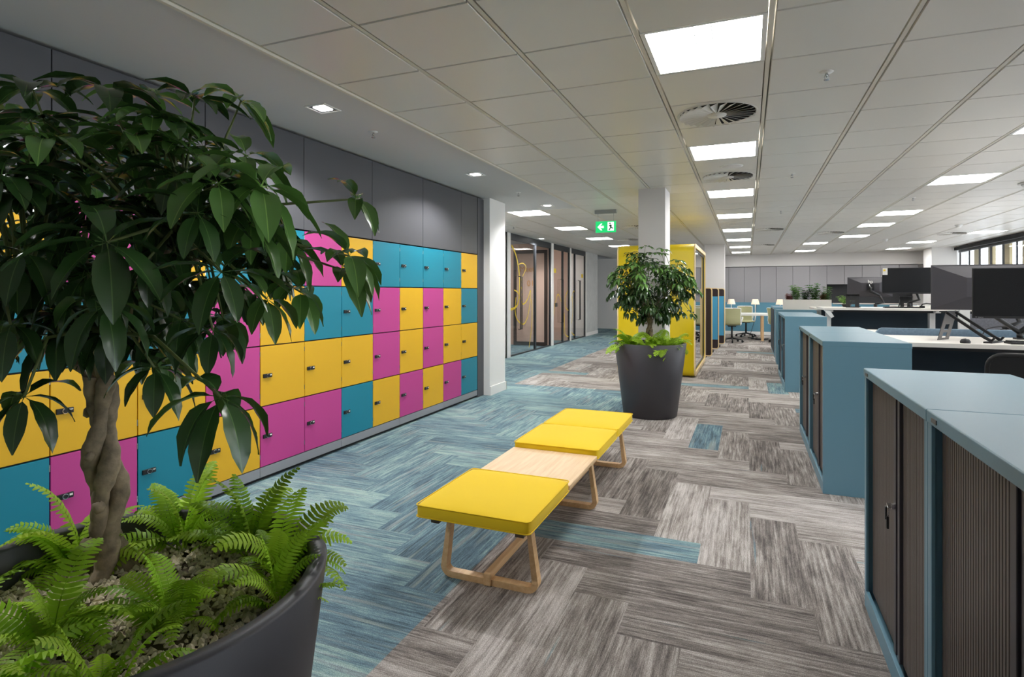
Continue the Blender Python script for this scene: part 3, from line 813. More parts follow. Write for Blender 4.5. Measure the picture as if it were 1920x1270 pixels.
def planter(parent, zt=.80, rt=.392, rb=.29, gravel_z=.715, n_peb=2600, seed=1):
    R = random.Random(seed)
    MB().m('pot').lathe([(.0001, 0), (rb-.01, 0), (rb, .008), (rt-.002, zt-.004), (rt-.006, zt), (rt-.034, zt), (rt-.038, zt-.005), (rt-.055, .62), (.0001, .62)], 96).build('pot', parent)
    so = MB().m('soil').lathe([(.0001, gravel_z+.006), (.2, gravel_z), (rt-.048, gravel_z-.008)], 48).build('soil', parent)
    g = MB().m('gravel')
    for _ in range(n_peb):
        a = R.uniform(0, 2*pi); rr = (rt-.055)*math.sqrt(R.random()); s = R.uniform(.0045, .0105)
        c_ = Vector((rr*cos(a), rr*sin(a), gravel_z+R.uniform(-.001, .009)))
        k = R.uniform(.7, 1.1); b0 = hexc('E6DABF'); g.c = (b0[0]*k, b0[1]*k, b0[2]*k)
        q = [Vector((R.uniform(-1, 1), R.uniform(-1, 1), R.uniform(-1, 1)))*.25*s for _ in range(6)]
        ax = [Vector(v)*s for v in ((1, 0, 0), (-1, 0, 0), (0, 1, 0), (0, -1, 0), (0, 0, .8), (0, 0, -.8))]
        vs = [c_+u+w for u, w in zip(ax, q)]
        g.add(vs, [(0, 2, 4), (2, 1, 4), (1, 3, 4), (3, 0, 4), (2, 0, 5), (1, 2, 5), (3, 1, 5), (0, 3, 5)], False)
    o = g.build('gravel', parent); o['kind'] = 'stuff'

# near planter
P1 = (-1.14, .75)
t1 = thing('potted_tree', 'large foreground umbrella tree with twisted trunk and ferns in a charcoal planter beside the lockers', 'potted tree', (P1[0], P1[1], 0))
planter(t1, seed=4, n_peb=4200)
WH = [(-0.958, 0.613, 1.44, 0.125, 0), (-1.186, 0.617, 1.432, 0.12, 0), (-0.829, 0.72, 1.394, 0.115, 0), (-0.787, 0.683, 1.19, 0.115, 2), (-1.029, 0.746, 1.218, 0.1, 2), (-1.014, 0.644, 1.336, 0.11, 2), (-1.401, 0.745, 1.787, 0.11, 1), (-1.236, 0.791, 1.78, 0.13, 1), (-1.241, 0.68, 1.648, 0.12, 1), (-1.14, 0.776, 1.665, 0.12, 1), (-1.111, 0.842, 1.711, 0.11, 1), (-1.111, 0.896, 1.78, 0.1, 1), (-1.099, 1.009, 1.808, 0.12, 3), (-0.983, 0.916, 1.649, 0.13, 3), (-0.893, 0.769, 1.557, 0.13, 3), (-0.875, 0.852, 1.565, 0.14, 3), (-0.849, 1.111, 1.578, 0.1, 3), (-0.832, 1.064, 1.442, 0.12, 3), (-0.96, 1.012, 1.478, 0.11, 3), (-1.339, 0.749, 1.586, 0.12, 1), (-1.234, 0.846, 1.595, 0.12, 1), (-1.244, 0.626, 1.3, 0.12, 2), (-1.163, 0.605, 1.178, 0.1, 2), (-1.273, 0.721, 1.315, 0.11, 2), (-1.047, 0.814, 1.305, 0.11, 2), (-1.228, 0.902, 1.49, 0.12, 0), (-1.011, 0.775, 1.582, 0.12, 0), (-1.395, 0.834, 1.695, 0.12, 1), (-1.252, 0.622, 1.553, 0.12, 0), (-0.889, 0.879, 1.347, 0.1, 3), (-0.945, 0.802, 1.287, 0.1, 2), (-1.373, 0.789, 1.45, 0.12, 0), (-1.185, 0.812, 1.369, 0.11, 2), (-0.918, 0.867, 1.496, 0.11, 3), (-1.441, 0.653, 1.624, 0.12, 1), (-1.406, 0.613, 1.409, 0.12, 0), (-1.441, 0.653, 1.251, 0.12, 2), (-0.884, 0.719, 1.497, 0.11, 0), (-1.551, 0.77, 1.755, 0.11, 1), (-1.31, 0.923, 1.82, 0.11, 1)]
R1 = random.Random(11)
hubs = [((x-P1[0], y-P1[1], z), L, m_) for x, y, z, L, m_ in WH]
hubs += [((.28, .33, 1.41), .125, 3), ((.20, .28, 1.36), .11, 3), ((-.05, -.02, 1.52), .12, 0), ((-.10, -.05, 1.28), .115, 2)]
for _ in range(112):
    while True:
        v = Vector((R1.uniform(-1, 1), R1.uniform(-1, 1), R1.uniform(-1, 1)))
        if .45 < v.length < 1: break
    z = 1.49+v.z*.29; x = -1.33+v.x*.37; y = .90+v.y*.34
    if x > -1.0 and z < 1.3: continue
    hubs.append(((x-P1[0], y-P1[1], z), R1.uniform(.085, .12), 1 if v.z > .5 else (2 if v.z < -.2 else 0)))
tree(t1, (-1.355-P1[0], .87-P1[1], .70), (-1.375-P1[0], .87-P1[1], 1.19), hubs, R1, 9)
R2 = random.Random(5)
for (x, y, n, L, az) in ((.17, .25, 13, .30, .6), (.02, .30, 10, .24, 1.6), (-.16, .27, 12, .26, 2.2), (-.30, .10, 14, .30, 2.8), (-.30, -.12, 12, .28, 3.4), (-.12, -.28, 12, .24, 4.4), (.05, -.28, 14, .24, 5.0),
                         (.22, -.17, 12, .26, 5.6), (.12, .02, 15, .27, 5.2), (-.02, -.10, 12, .25, 4.2), (.26, .16, 9, .22, .3)):
    fern(t1, (x, y, .715), int(n*1.35), L*(.7 if x > .1 else (.95 if y > .2 else .78)), R2, az, 2.6, 22, (38, 85))

# far planter
P2 = (-1.005, 6.5)
t2 = thing('potted_tree', 'smaller looking far umbrella tree in a charcoal planter in front of the yellow booth', 'potted tree', (P2[0], P2[1], 0))
planter(t2, seed=9, n_peb=1500)
R3 = random.Random(21); hubs = []
for _ in range(215):
    while True:
        v = Vector((R3.uniform(-1, 1), R3.uniform(-1, 1), R3.uniform(-1, 1)))
        if .5 < v.length < 1: break
    z = 1.41+v.z*.40; k = 1.0 if z > 1.12 else .75
    hubs.append(((v.x*.46*k+.01, v.y*.42*k, z), R3.uniform(.085, .115), 1 if v.z > .55 else (2 if v.z < .1 else 3)))
hubs += [((.50, .05, 1.38), .1, 3), ((.45, -.1, 1.13), .1, 3), ((-.44, 0, 1.33), .1, 2), ((.40, -.1, 1.6), .1, 3), ((-.05, 0, 1.86), .1, 1), ((.16, -.05, 1.82), .1, 1), ((-.2, -.05, 1.79), .1, 1), ((-.38, -.1, 1.58), .1, 3)]
tree(t2, (.0, .0, .70), (.0, .0, 1.10), hubs, R3, 6)
for (x, y, n, L, az) in ((.2, -.15, 14, .24, 5.8), (.02, -.22, 12, .22, 4.7), (-.2, -.12, 14, .26, 3.6), (-.22, .15, 9, .2, 2.4), (.24, .12, 12, .24, .5), (.08, -.05, 12, .24, 5.2)):
    fern(t2, (x, y, .725), int(n*1.6), L*1.2, R3, az, 2.4, 16, (25, 75))

# ------------------------------------------------------------------ bench
def cushion(parent, x0, x1, y0, y1, z0, z1, lab=None):
    nx, ny = 14, 14; mb = MB().m('seat'); cx, cy = (x0+x1)/2, (y0+y1)/2
    W, D = (x1-x0)/2, (y1-y0)/2
    def P(u, v, top):
        # superellipse-rounded outline, gentle dome on top, piped edge
        X_, Y_ = u, v
        k = 1-.024*(abs(u)**8*abs(v)**8)
        dome = (1-abs(u)**4)*(1-abs(v)**4)
        z = (z1-.014+.018*dome) if top else z0
        return (cx+X_*W*k, cy+Y_*D*k, z)
    vs = []; fs = []
    for top in (1, 0):
        o = len(vs)
        for i in range(nx+1):
            for j in range(ny+1): vs.append(P(-1+2*i/nx, -1+2*j/ny, top))
        for i in range(nx):
            for j in range(ny):
                q = (o+i*(ny+1)+j, o+(i+1)*(ny+1)+j, o+(i+1)*(ny+1)+j+1, o+i*(ny+1)+j+1)
                fs.append(q if top else q[::-1])
    rim = [(i, 0) for i in range(nx)]+[(nx, j) for j in range(ny)]+[(i, ny) for i in range(nx, 0, -1)]+[(0, j) for j in range(ny, 0, -1)]
    o2 = (nx+1)*(ny+1)
    for a in range(len(rim)):
        p, q = rim[a], rim[(a+1) % len(rim)]
        ia, ib = p[0]*(ny+1)+p[1], q[0]*(ny+1)+q[1]
        fs.append((o2+ia, o2+ib, ib, ia))
    mb.add(vs, fs, True)
    ob = mb.build('seat_cushion', parent, .010, 3)
    # piping seam round the top and bottom edges
    s = MB().m('seat')
    for zz in (z1-.0135, z0+.003):
        pts = rrect(2*W-.003, 2*D-.003, .022, 5, cx, cy); s.tube([(p[0], p[1], zz) for p in pts], .0028, 6, closed=True)
    s.build('piping', ob)
    return ob
bn = thing('bench', 'long low bench with yellow cushions, oak tray section and looped oak legs', 'bench', (-1.115, 3.4, 0))
def LB(x, y): return x+1.115, y-3.4
X0, X1 = -1.392-(-1.115), -.838-(-1.115)
Yb = [2.24-3.4, 2.83-3.4, 3.42-3.4, 4.0-3.4, 4.58-3.4]
cushion(bn, X0, X1, Yb[0], Yb[1], .345, .412); cushion(bn, X0, X1, Yb[2], Yb[3]-.004, .345, .412); cushion(bn, X0, X1, Yb[3]+.004, Yb[4], .345, .412)
MB().m('oakx').box(X0+.004, X1-.004, Yb[1]+.004, Yb[2]-.004, .348, .37).build('tray_top', bn, .004)
MB().m('bracket').box(X0+.05, X0+.09, Yb[0]+.06, Yb[4]-.06, .305, .345).box(X1-.09, X1-.05, Yb[0]+.06, Yb[4]-.06, .305, .345).build('seat_rail', bn)
MB().m('oak').box(X0+.03, X1-.03, Yb[0]+.05, Yb[4]-.05, .333, .345).build('seat_board', bn)
def flat_loop(mb, pts, y0, y1, t):
    # closed 2D band in XZ of thickness t with depth y0..y1
    n = len(pts); cx = sum(p[0] for p in pts)/n; cz = sum(p[1] for p in pts)/n
    inn = []
    for i in range(n):
        a = Vector(pts[i-1]); b_ = Vector(pts[(i+1) % n]); d = (b_-a).normalized(); nn = Vector((-d.y, d.x))
        inn.append((pts[i][0]+nn.x*t, pts[i][1]+nn.y*t))
    vs = []
    for y in (y0, y1): vs += [(p[0], y, p[1]) for p in pts]+[(p[0], y, p[1]) for p in inn]
    fs = []
    for i in range(n):
        j = (i+1) % n
        fs += [(i, j, n+j, n+i), (2*n+j, 2*n+i, 3*n+i, 3*n+j), (j, i, 2*n+i, 2*n+j), (n+i, n+j, 3*n+j, 3*n+i)]
    mb.add(vs, fs, False)
def leg_poly():
    # trapezoid wider at the floor, rounded bottom corners (counter-clockwise in XZ)
    bl, br, tl, tr, zt_ = -.252, .252, -.205, .205, .333
    pts = []
    r = .055
    cxr, cz = br-r-.004, r
    for i in range(7): a = RD(-90+83*i/6); pts.append((cxr+r*cos(a), cz+r*sin(a)))
    pts.append((tr, zt_)); pts.append((tl, zt_))
    for i in range(7): a = RD(187+83*i/6); pts.append((-cxr+r*cos(a), cz+r*sin(a)))
    return pts
for y in (2.45, 3.535, 4.59-.14):
    lm = MB().m('oak'); flat_loop(lm, leg_poly(), y-3.4-.022, y-3.4+.022, .030)
    lg = lm.build('leg_frame', bn, .006)
    MB().m('bracket').box(-.215, -.165, y-3.4-.02, y-3.4+.02, .295, .333).box(.165, .215, y-3.4-.02, y-3.4+.02, .295, .333).build('bracket', lg)
MB().m('oak').box(-.018, .018, 2.44-3.4-.02, 4.45-3.4+.03, .030, .062).build('stretcher', bn, .006)
MB().m('oak').box(-.018, .018, 2.44-3.4-.024, 2.44-3.4-.005, .002, .06).build('stretcher', bn, .004)

# ------------------------------------------------------------------ tambour cupboards
def cupboard(y1, label, dark=False, keys=True, y_len=.95, split=.46):
    t = thing('tambour_cupboard', label, 'cupboard', (.47, y1-y_len, 0), group='blue metal tambour cupboards beside the aisle')
    L = y_len-.003; D = .505; Z = 1.03
    b_ = MB().m('cab')
    b_.box(.0, D, .0, .022, 0, Z-.035).box(.0, D, L-.022, L, 0, Z-.035).box(D-.012, D, .022, L-.022, 0, Z-.035)
    b_.box(.0, .014, .022, L-.022, 0, .075).box(.012, D, .022, L-.022, .02, .04)
    b_.box(.0, .010, .022, .034, .075, Z-.035).box(.0, .010, L-.034, L-.022, .075, Z-.035)
    b_.build('body', t, .0015)
    MB().m('cab').box(-.004, D+.002, -.001, L+.001, Z-.036, Z).build('top', t, .004, 3)
    # two ribbed sliding shutters meeting off centre
    def shutter(y0, y2, nm):
        s = MB().m('tambour_dark' if dark else 'tambour'); n = max(3, int((y2-y0)/.0165)); w = (y2-y0)/n
        s.box(.030, .036, y0, y2, .076, Z-.037)
        for i in range(n):
            a = y0+i*w; s.add([(.030, a, .076), (.0245, a+w*.2, .076), (.0245, a+w*.8, .076), (.030, a+w, .076), (.030, a, Z-.037), (.0245, a+w*.2, Z-.037), (.0245, a+w*.8, Z-.037), (.030, a+w, Z-.037)],
                              [(0, 4, 5, 1), (1, 5, 6, 2), (2, 6, 7, 3)], False)
        return s.build(nm, t)
    m_ = L*split
    shutter(.034, m_-.042, 'shutter'); s2 = shutter(m_+.042, L-.034, 'shutter')
    hs = MB().m('tambour_dark')
    hs.box(.014, .030, m_-.042, m_-.012, .076, Z-.037).box(.02, .034, m_-.012, m_+.012, .076, Z-.037).box(.014, .030, m_+.012, m_+.042, .076, Z-.037)
    hs.build('handle_strip', t, .002)
    if keys:
        lk = MB().m('chrome').prism([(m_+.018+.011*cos(a*pi/8), .60+.011*sin(a*pi/8)) for a in range(16)], .002, .014, 'x').box(-.012, .004, m_+.016, m_+.02, .592, .61).build('lock', t)
        kk = MB().m('chrome'); kk.tube([(-.012, m_+.018+.018*cos(a*pi/8)-.01, .585+.018*sin(a*pi/8)) for a in range(16)], .0014, 5, closed=True)
        kk.build('key_ring', lk)
        MB().m('black').box(-.017, -.009, m_-.006, m_+.014, .525, .568).box(-.02, -.014, m_+.0, m_+.016, .555, .6).build('key_fob', lk, .002)
    MB().m('metal_dark').box(-.0065, -.004, L-.10, L-.055, Z-.025, Z-.013).build('badge', t)
    return t
cupboard(2.90, 'near blue cupboard, far unit of the pair nearest the viewpoint, keys hanging in its lock')
cupboard(1.95, 'nearest blue cupboard at the bottom right corner, cut off by the frame', keys=False, split=.42)
cupboard(5.34, 'blue cupboard showing its plain end panel, near unit of the second pair')
cupboard(6.29, 'blue cupboard at the far end of the second pair')
cupboard(9.63, 'blue cupboard with dark shutters, near unit of the third pair', dark=True)
cupboard(10.58, 'blue cupboard with dark shutters, far unit of the third pair', dark=True)
c4 = thing('storage_cabinet', 'blue cabinet standing crosswise under the cream plant trough', 'cabinet', (.50, 11.9, 0))
MB().m('cab').box(0, .95, 0, .5, 0, .995).build('body', c4, .002); MB().m('cab').box(-.003, .953, -.003, .503, .995, 1.03).build('top', c4, .003)
MB().m('cab').box(-.008, 0, .02, .48, .05, .99).build('door', c4)
c5 = thing('storage_cabinet', 'farthest blue cabinet by the table lamp', 'cabinet', (.52, 13.4, 0))
MB().m('cab').box(0, .5, 0, 1.9, 0, 1.0).build('body', c5, .002); MB().m('cab').box(-.003, .503, -.003, 1.903, 1.0, 1.035).build('top', c5, .003)
MB().m('navy').box(-.004, 0, .03, 1.87, .06, .99).build('shutter', c5)

# trough with plants
tr = thing('plant_trough', 'cream rectangular trough of mixed green and red leafed plants on the crosswise cabinet', 'planter', (1.03, 12.2, 1.03))
b = MB().m('trough')
b.box(-.40, .40, -.15, -.135, 0, .19).box(-.40, .40, .135, .15, 0, .19).box(-.40, -.385, -.135, .135, 0, .19).box(.385, .40, -.135, .135, 0, .19).box(-.385, .385, -.135, .135, 0, .15)
b.build('trough', tr)
R4 = random.Random(8)
def bush(mb, cx, cy, z, h, n, R, c, wid=.3, lean=.5, seg=5):
    b0 = hexc(c)
    for _ in range(n):
        a = R.uniform(0, 2*pi); tilt = R.uniform(.05, lean); hh = h*R.uniform(.6, 1.1)
        d = Vector((cos(a)*tilt, sin(a)*tilt, 1)).normalized(); p = Vector((cx+R.uniform(-.02, .02), cy+R.uniform(-.02, .02), z)); st = hh/7
        mb.c = (b0[0]*.6, b0[1]*.6, b0[2]*.6); mb.tube([p, p+d*hh], .0022, 4, cap=False)
        for i in range(1, 8):
            q = p+d*st*i
            for s in (0, 1):
                k = R.uniform(.6, 1.3); mb.c = (b0[0]*k, b0[1]*k, b0[2]*k); aa = a+pi/2+s*pi+R.uniform(-.5, .5)
                leaflet(mb, q, (cos(aa), sin(aa), .5), .085*(h/.3)**.5, .8, wid, seg, .05)
for cx_, h_, n_, c_, nm, lb in ((-.30, .14, 12, '8A4A3A', 'plant', 'reddish leaves'), (-.16, .30, 11, '5E8F3A', 'plant', 'pale green tall leaves'), (-.02, .22, 12, '2E5A22', 'plant', 'dark glossy leaves'), (.14, .30, 14, '3E7A26', 'plant', 'bright green glossy leaves'), (.27, .14, 10, '7E5A30', 'plant', 'reddish leaves at the right end'), (.33, .26, 7, '4E7A2E', 'plant', None)):
    mb = MB().m('fern'); bush(mb, cx_, 0, .15, h_, n_, R4, c_, .6); o = mb.build(nm, tr)
    if lb: o['label'] = lb

# ------------------------------------------------------------------ desks
def desk(name, x0, x1, y0, y1, z, label, ins=.12):
    t = thing(name, label, 'desk', (x0, y0, 0), group='white height adjustable desks')
    W, D = x1-x0, y1-y0
    MB().m('desk').box(0, W, 0, D, z-.032, z).build('desktop', t, .003)
    n = 2 if W < 2 else 3
    for i in range(n):
        x = ins+(W-2*ins)*i/(n-1)
        lg = MB().m('white_plastic').box(x-.035, x+.035, D/2-.05, D/2+.05, .03, z-.06).box(x-.04, x+.04, .05, D-.05, 0, .03).box(x-.03, x+.03, .08, D-.08, z-.065, z-.032)
        lg.build('leg', t, .004)
    MB().m('black_frame').box(.12, W-.12, D*.25, D*.25+.04, z-.07, z-.033).box(.12, W-.12, D*.75, D*.75+.04, z-.07, z-.033).build('frame_beam', t)
    return t
dA = desk('desk', 1.0, 3.6, 4.90, 5.70, 1.0, 'nearest raised white desk carrying the laptop stand and front monitor', .05)
MB().m('navy').box(.05, 2.55, .785, .797, .40, .965).build('modesty_panel', dA)
dA2 = desk('desk', 1.0, 3.6, 5.90, 6.72, .985, 'white desk backing onto the nearest one behind the low felt divider')
r = thing('felt_divider', 'low blue grey felt divider along the middle of the nearest desks', 'desk divider', (1.02, 5.78, 0))
MB().m('felt').prism([(.0, .75), (2.5, .75), (2.5, 1.053), (.05, 1.053), (.03, 1.045), (0, 1.01)], 0, .05, 'y').build('screen', r, .004)
MB().m('navy').box(0.05, 2.4, .052, .07, .3, .95).box(0.1, .16, -.03, -.001, .7, .96).build('panel', r)
MB().m('white_plastic').box(.3, .34, 0, .05, 0, .75).build('support_post', r); MB().m('white_plastic').box(2.2, 2.24, 0, .05, 0, .75).build('support_post', r)
dB = desk('desk', 1.02, 3.9, 9.60, 10.42, 1.13, 'raised white desk in the second bank holding the far monitors')
MB().m('navy').box(.05, 1.6, .62, .64, .35, 1.08).box(1.605, 2.8, .62, .64, .35, 1.08).build('modesty_panel', dB)
MB().m('white_plastic').prism([(.02, 1.095), (.10, 1.095), (.155, 1.0), (.12, .98), (.08, 1.02)], .02, .05, 'y').build('end_bracket', dB)
dB2 = desk('desk', 1.02, 3.9, 10.75, 11.57, 1.10, 'white desk behind the second bank, mostly hidden by monitors')
fs = thing('fabric_screen', 'grey fabric screen standing behind the front monitor', 'screen', (2.15, 7.4, 0))
MB().m('felt_grey').box(0, 1.9, 0, .035, .55, 1.13).build('fabric_panel', fs, .006); MB().m('white_plastic').box(-.09, -.001, -.02, .04, 0, 1.19).build('end_post', fs)
for x_ in (.6, 1.5): MB().m('white_plastic').box(x_, x_+.04, -.1, .14, 0, .03).box(x_, x_+.04, 0, .035, .03, .55).build('foot', fs)
wd = thing('desk', 'low white desk beyond the second bank by the window pier', 'desk', (2.6, 12.6, 0), group='white height adjustable desks')
MB().m('desk').box(0, 2, 0, .8, 1.07, 1.10).build('desktop', wd, .003)
MB().m('white_plastic').box(.1, .18, .3, .45, 0, 1.07).build('leg', wd); MB().m('white_plastic').box(1.8, 1.88, .3, .45, 0, 1.07).build('leg', wd)

def monitor(x0, y, w, zb, zt_, label, back=False, rz=0, desk_z=1.0, arm=1, logo=None):
    h = zt_-zb
    t = thing('monitor', label, 'monitor', (x0+w/2, y, 0), rz)
    s = -1 if not back else 1           # side the screen faces (local y)
    cs = MB().m('monitor_back' if back else 'black')
    cs.box(-w/2, w/2, -.008, .008, zb, zt_)
    # chamfered rear housing
    o = -s
    A = [(-w/2+.01, o*.008, zb+.01), (w/2-.01, o*.008, zb+.01), (w/2-.01, o*.008, zt_-.01), (-w/2+.01, o*.008, zt_-.01)]
    bw, bh = w*.2, h*.21; zc = (zb+zt_)/2
    B = [(-bw, o*.05, zc-bh), (bw, o*.05, zc-bh), (bw, o*.05, zc+bh), (-bw, o*.05, zc+bh)]
    F = [(4, 5, 6, 7), (0, 1, 5, 4), (1, 2, 6, 5), (2, 3, 7, 6), (3, 0, 4, 7)]
    cs.add(A+B, F if o < 0 else [f[::-1] for f in F], False)
    cs.build('housing', t, .002)
    MB().m('monitor_screen').box(-w/2+.006, w/2-.006, s*.0095 if s < 0 else .008, -.008 if s < 0 else s*.0095, zb+.018, zt_-.006).build('screen', t)
    if logo:
        mtx = Matrix.Translation((-w/2+.05, -.0105, zb+.008)) @ Matrix.Rotation(RD(90), 4, 'X')
        text_mesh('logo', logo, .013, 'alu', t, mtx)
        ring = MB().m('alu'); ring.tube([(-w/2+.022+.005*cos(a*pi/8), -.0105, zb+.009+.005*sin(a*pi/8)) for a in range(16)], .0008, 4, closed=True); ring.build('emblem', t)
    if arm:
        ya = o*.05; a = MB().m('black')
        a.box(-.05, .05, min(ya, ya+o*.02), max(ya, ya+o*.02), zc-.05, zc+.05)
        a.tube([(0, ya+o*.03, zc), (0, ya+o*.03, zc-.07), (.12, ya+o*.06, zc-.14)], .022, 8)
        a.tube([(.12, ya+o*.06, zc-.14), (.17, ya+o*.08, (zc-.14)*.45+desk_z*.55), (.05, ya+o*.12, desk_z+.075)], .020, 8)
        a.tube([(.05, ya+o*.12, desk_z+.07), (.05, ya+o*.12, desk_z+.002)], .026, 10)
        a.box(.0, .10, min(ya+o*.08, ya+o*.17), max(ya+o*.08, ya+o*.17), desk_z+.001, desk_z+.014)
        a.build('monitor_arm', t)
        c_ = MB().m('chrome').tube([(-.02, ya+o*.035, zc+.04), (.0, ya+o*.035, zc-.05)], .006, 6).build('arm_joint', t)
    return t
fm = monitor(1.585, 5.40, .67, 1.162, 1.542, 'front black monitor at the right edge, screen facing the viewpoint', desk_z=1.0, logo='iiyama', arm=0)
a = MB().m('black').box(-.03, .03, .09, .17, 1.0, 1.012)
a.tube([(0, .13, 1.012), (0, .13, 1.05)], .02, 10)
a.tube([(0, .13, 1.05), (-.16, .10, 1.17), (-.17, .07, 1.25), (-.12, .05, 1.34), (-.05, .04, 1.35)], [.018, .016, .014, .014, .014], 8).tube([(0, .13, 1.055), (.13, .12, 1.19), (.16, .14, 1.22)], [.018, .014, .012], 8)
a.build('monitor_arm', fm); MB().m('metal_dark').tube([(.01, .15, 1.03), (.14, .15, 1.12)], .008, 6).build('gas_spring', fm)
monitor(1.50, 6.12, .82, 1.205, 1.598, 'large black monitor seen from behind, left of the front monitor', back=True, desk_z=.985)
monitor(1.87, 10.38-.25, .66, 1.336, 1.722, 'wide black monitor with a small picture sticker at its top left corner', desk_z=1.13)
st = MB().m('paper').box(0, .065, -.001, 0, 0, .10); so = st.build('sticker'); so.location = (1.873, 10.118, 1.62); so.parent = None
tag(so, 'small white card stuck on the corner of the wide far monitor', 'sticker')
MB().m('film').box(.01, .04, -.002, -.001, .055, .08).build('picture', so)
monitor(1.53, 10.95, .64, 1.28, 1.605, 'grey black monitor seen from behind with a round silver logo', back=True, desk_z=1.10)
o = text_mesh('logo', 'hp', .075, 'paper', [x for x in bpy.data.objects if x.name.startswith('monitor') and x.type == 'EMPTY'][-1], Matrix.Translation((.0, -.0535, 1.53)) @ Matrix.Rotation(RD(90), 4, 'X'))

def laptop_stand(loc, rz, label, m_='metal_dark', sc=1.0):
    t = thing('laptop_stand', label, 'laptop stand', loc, rz)
    t.scale = (sc,)*3
    b_ = MB().m(m_)
    # slanted back plate with two oval holes (built as strips round the holes)
    R_ = Matrix.Translation((0, .10, 0)) @ Matrix.Rotation(RD(14), 4, 'X')
    w = .075
    for q in ((-w, w, 0, .012), (-w, w, .045, .062), (-w, w, .095, .17)): b_.box(q[0], q[1], 0, .003, q[2], q[3], R=R_)
    for q in ((.012, .045), (.062, .095)): b_.box(-w, -.028, 0, .003, q[0], q[1], R=R_).box(.028, w, 0, .003, q[0], q[1], R=R_)
    b_.build('back_plate', t)
    for s in (-1, 1):
        a_ = MB().m('black'); a_.tube([(s*.06, .065, .168), (s*.065, -.12, .03), (s*.065, -.15, .012)], .010, 4); a_.tube([(s*.065, -.15, .012), (s*.065, -.165, .03)], .007, 4)
        a_.build('support_arm', t)
    MB().m('black').box(-.08, .08, .05, .09, .165, .172).box(-.085, .085, -.16, -.12, 0, .008).build('shelf_edge', t)
    return t
laptop_stand((1.475, 5.20, 1.0), RD(55), 'grey metal laptop stand on the nearest desk in front of the rear monitor', sc=1.28)
laptop_stand((1.46, 9.95, 1.13), RD(170), 'black laptop stand on the second bank left of the wide monitor', 'black', 1.15)
laptop_stand((2.3, 10.75, 1.10), RD(175), 'black laptop stand beneath the wide monitor', 'black', 1.1)
def keyboard(loc, label, rz=0):
    t = thing('keyboard', label, 'keyboard', loc, rz)
    MB().m('black').box(-.22, .22, -.065, .065, 0, .014).build('keyboard_base', t, .003)
    k = MB().m('black_soft')
    for i in range(15):
        for j in range(5): k.box(-.212+i*.0285, -.212+i*.0285+.024, -.058+j*.0235, -.058+j*.0235+.019, .0142, .02)
    k.build('keys', t)
keyboard((1.90, 5.04, 1.0), 'black keyboard on the nearest desk below the front monitor')
keyboard((2.05, 9.80, 1.13), 'thin black keyboard on the second bank below the wide monitor')
hs = thing('headset', 'black headset lying on the second desk bank beside the big rear monitor', 'headset', (2.38, 9.85, 1.13))
MB().m('black').tube([(-.08+.0, 0, .03), (-.07, .0, .055), (-.02, 0, .068), (.04, 0, .06), (.08, 0, .035)], .009, 6).build('headband', hs)
for s in (-1, 1): MB().m('black_soft').lathe([(.0001, 0), (.03, .002), (.034, .018), (.03, .034), (.0001, .036)], 16, s*.07, 0, 0).build('ear_cup', hs)
mo = MB().m('black').lathe([(.0001, 0), (.03, 0), (.032, .012), (.022, .028), (.0001, .033)], 16).build('computer_mouse'); mo.location = (1.42, 4.97, 1.0)
tag(mo, 'small black mouse on the nearest desk in front of the laptop stand', 'mouse')
dw = thing('desk_plant', 'small green plant in a black bowl at the left of the second desk bank', 'plant', (1.42, 10.25, 1.13))
MB().m('black').lathe([(.0001, 0), (.05, 0), (.07, .04), (.062, .045), (.0001, .035)], 20).build('bowl', dw)
mb = MB().m('fern'); bush(mb, -.02, 0, .035, .15, 9, R4, '7FA94A', .3, 1.4); mb.build('foliage', dw)
# cables on and under the nearest desk
def cable(name, pts, label, r_=.004, m_='black', par=None):
    P = []
    for k in range(len(pts)-1):
        p0 = Vector(pts[max(k-1, 0)]); p1 = Vector(pts[k]); p2 = Vector(pts[k+1]); p3 = Vector(pts[min(k+2, len(pts)-1)])
        for s in range(6):
            t = s/6; P.append(.5*((2*p1)+(-p0+p2)*t+(2*p0-5*p1+4*p2-p3)*t*t+(-p0+3*p1-3*p2+p3)*t**3))
    P.append(Vector(pts[-1])); o = MB().m(m_).tube(P, r_, 6).build(name)
    if par:
        o.parent = par; o.location = -par.location; return o
    return tag(o, label, 'cable')
cable('cable', [(1.9, 5.64, .966), (1.85, 5.64, .85), (2.0, 5.64, .75), (1.95, 5.64, .66), (2.15, 5.64, .7), (2.2, 5.64, .9), (2.3, 5.64, .966)], '', par=dA)
cable('cable', [(2.05, 5.66, .966), (2.2, 5.62, .8), (1.95, 5.62, .7), (2.1, 5.62, .6), (2.35, 5.62, .82), (2.3, 5.62, .966)], '', .003, par=dA)
cable('cable', [(1.72, 5.66, 1.006), (1.78, 5.7, 1.07), (1.9, 5.7, 1.085), (2.0, 5.66, 1.04), (2.0, 5.62, 1.006)], 'black cable arching over the felt divider')
cable('cable', [(2.15, 5.6, 1.006), (2.2, 5.62, 1.12), (2.32, 5.6, 1.14), (2.3, 5.65, 1.02), (2.4, 5.6, 1.006)], 'black cable loop behind the front monitor')
cable('cable', [(.0, 18.4, .008), (.15, 18.3, .02), (.1, 18.1, .01), (.35, 17.9, .02), (.2, 17.8, .01), (.5, 18.0, .02), (.55, 18.3, .008)], 'black cables heaped on the carpet under the lamp table', .016)
cable('cable', [(.25, 19.6, 1.0), (.22, 19.55, .6), (.12, 19.4, .2), (.05, 19.2, .012)], 'black lamp cable hanging down in front of the blue screen', .008)

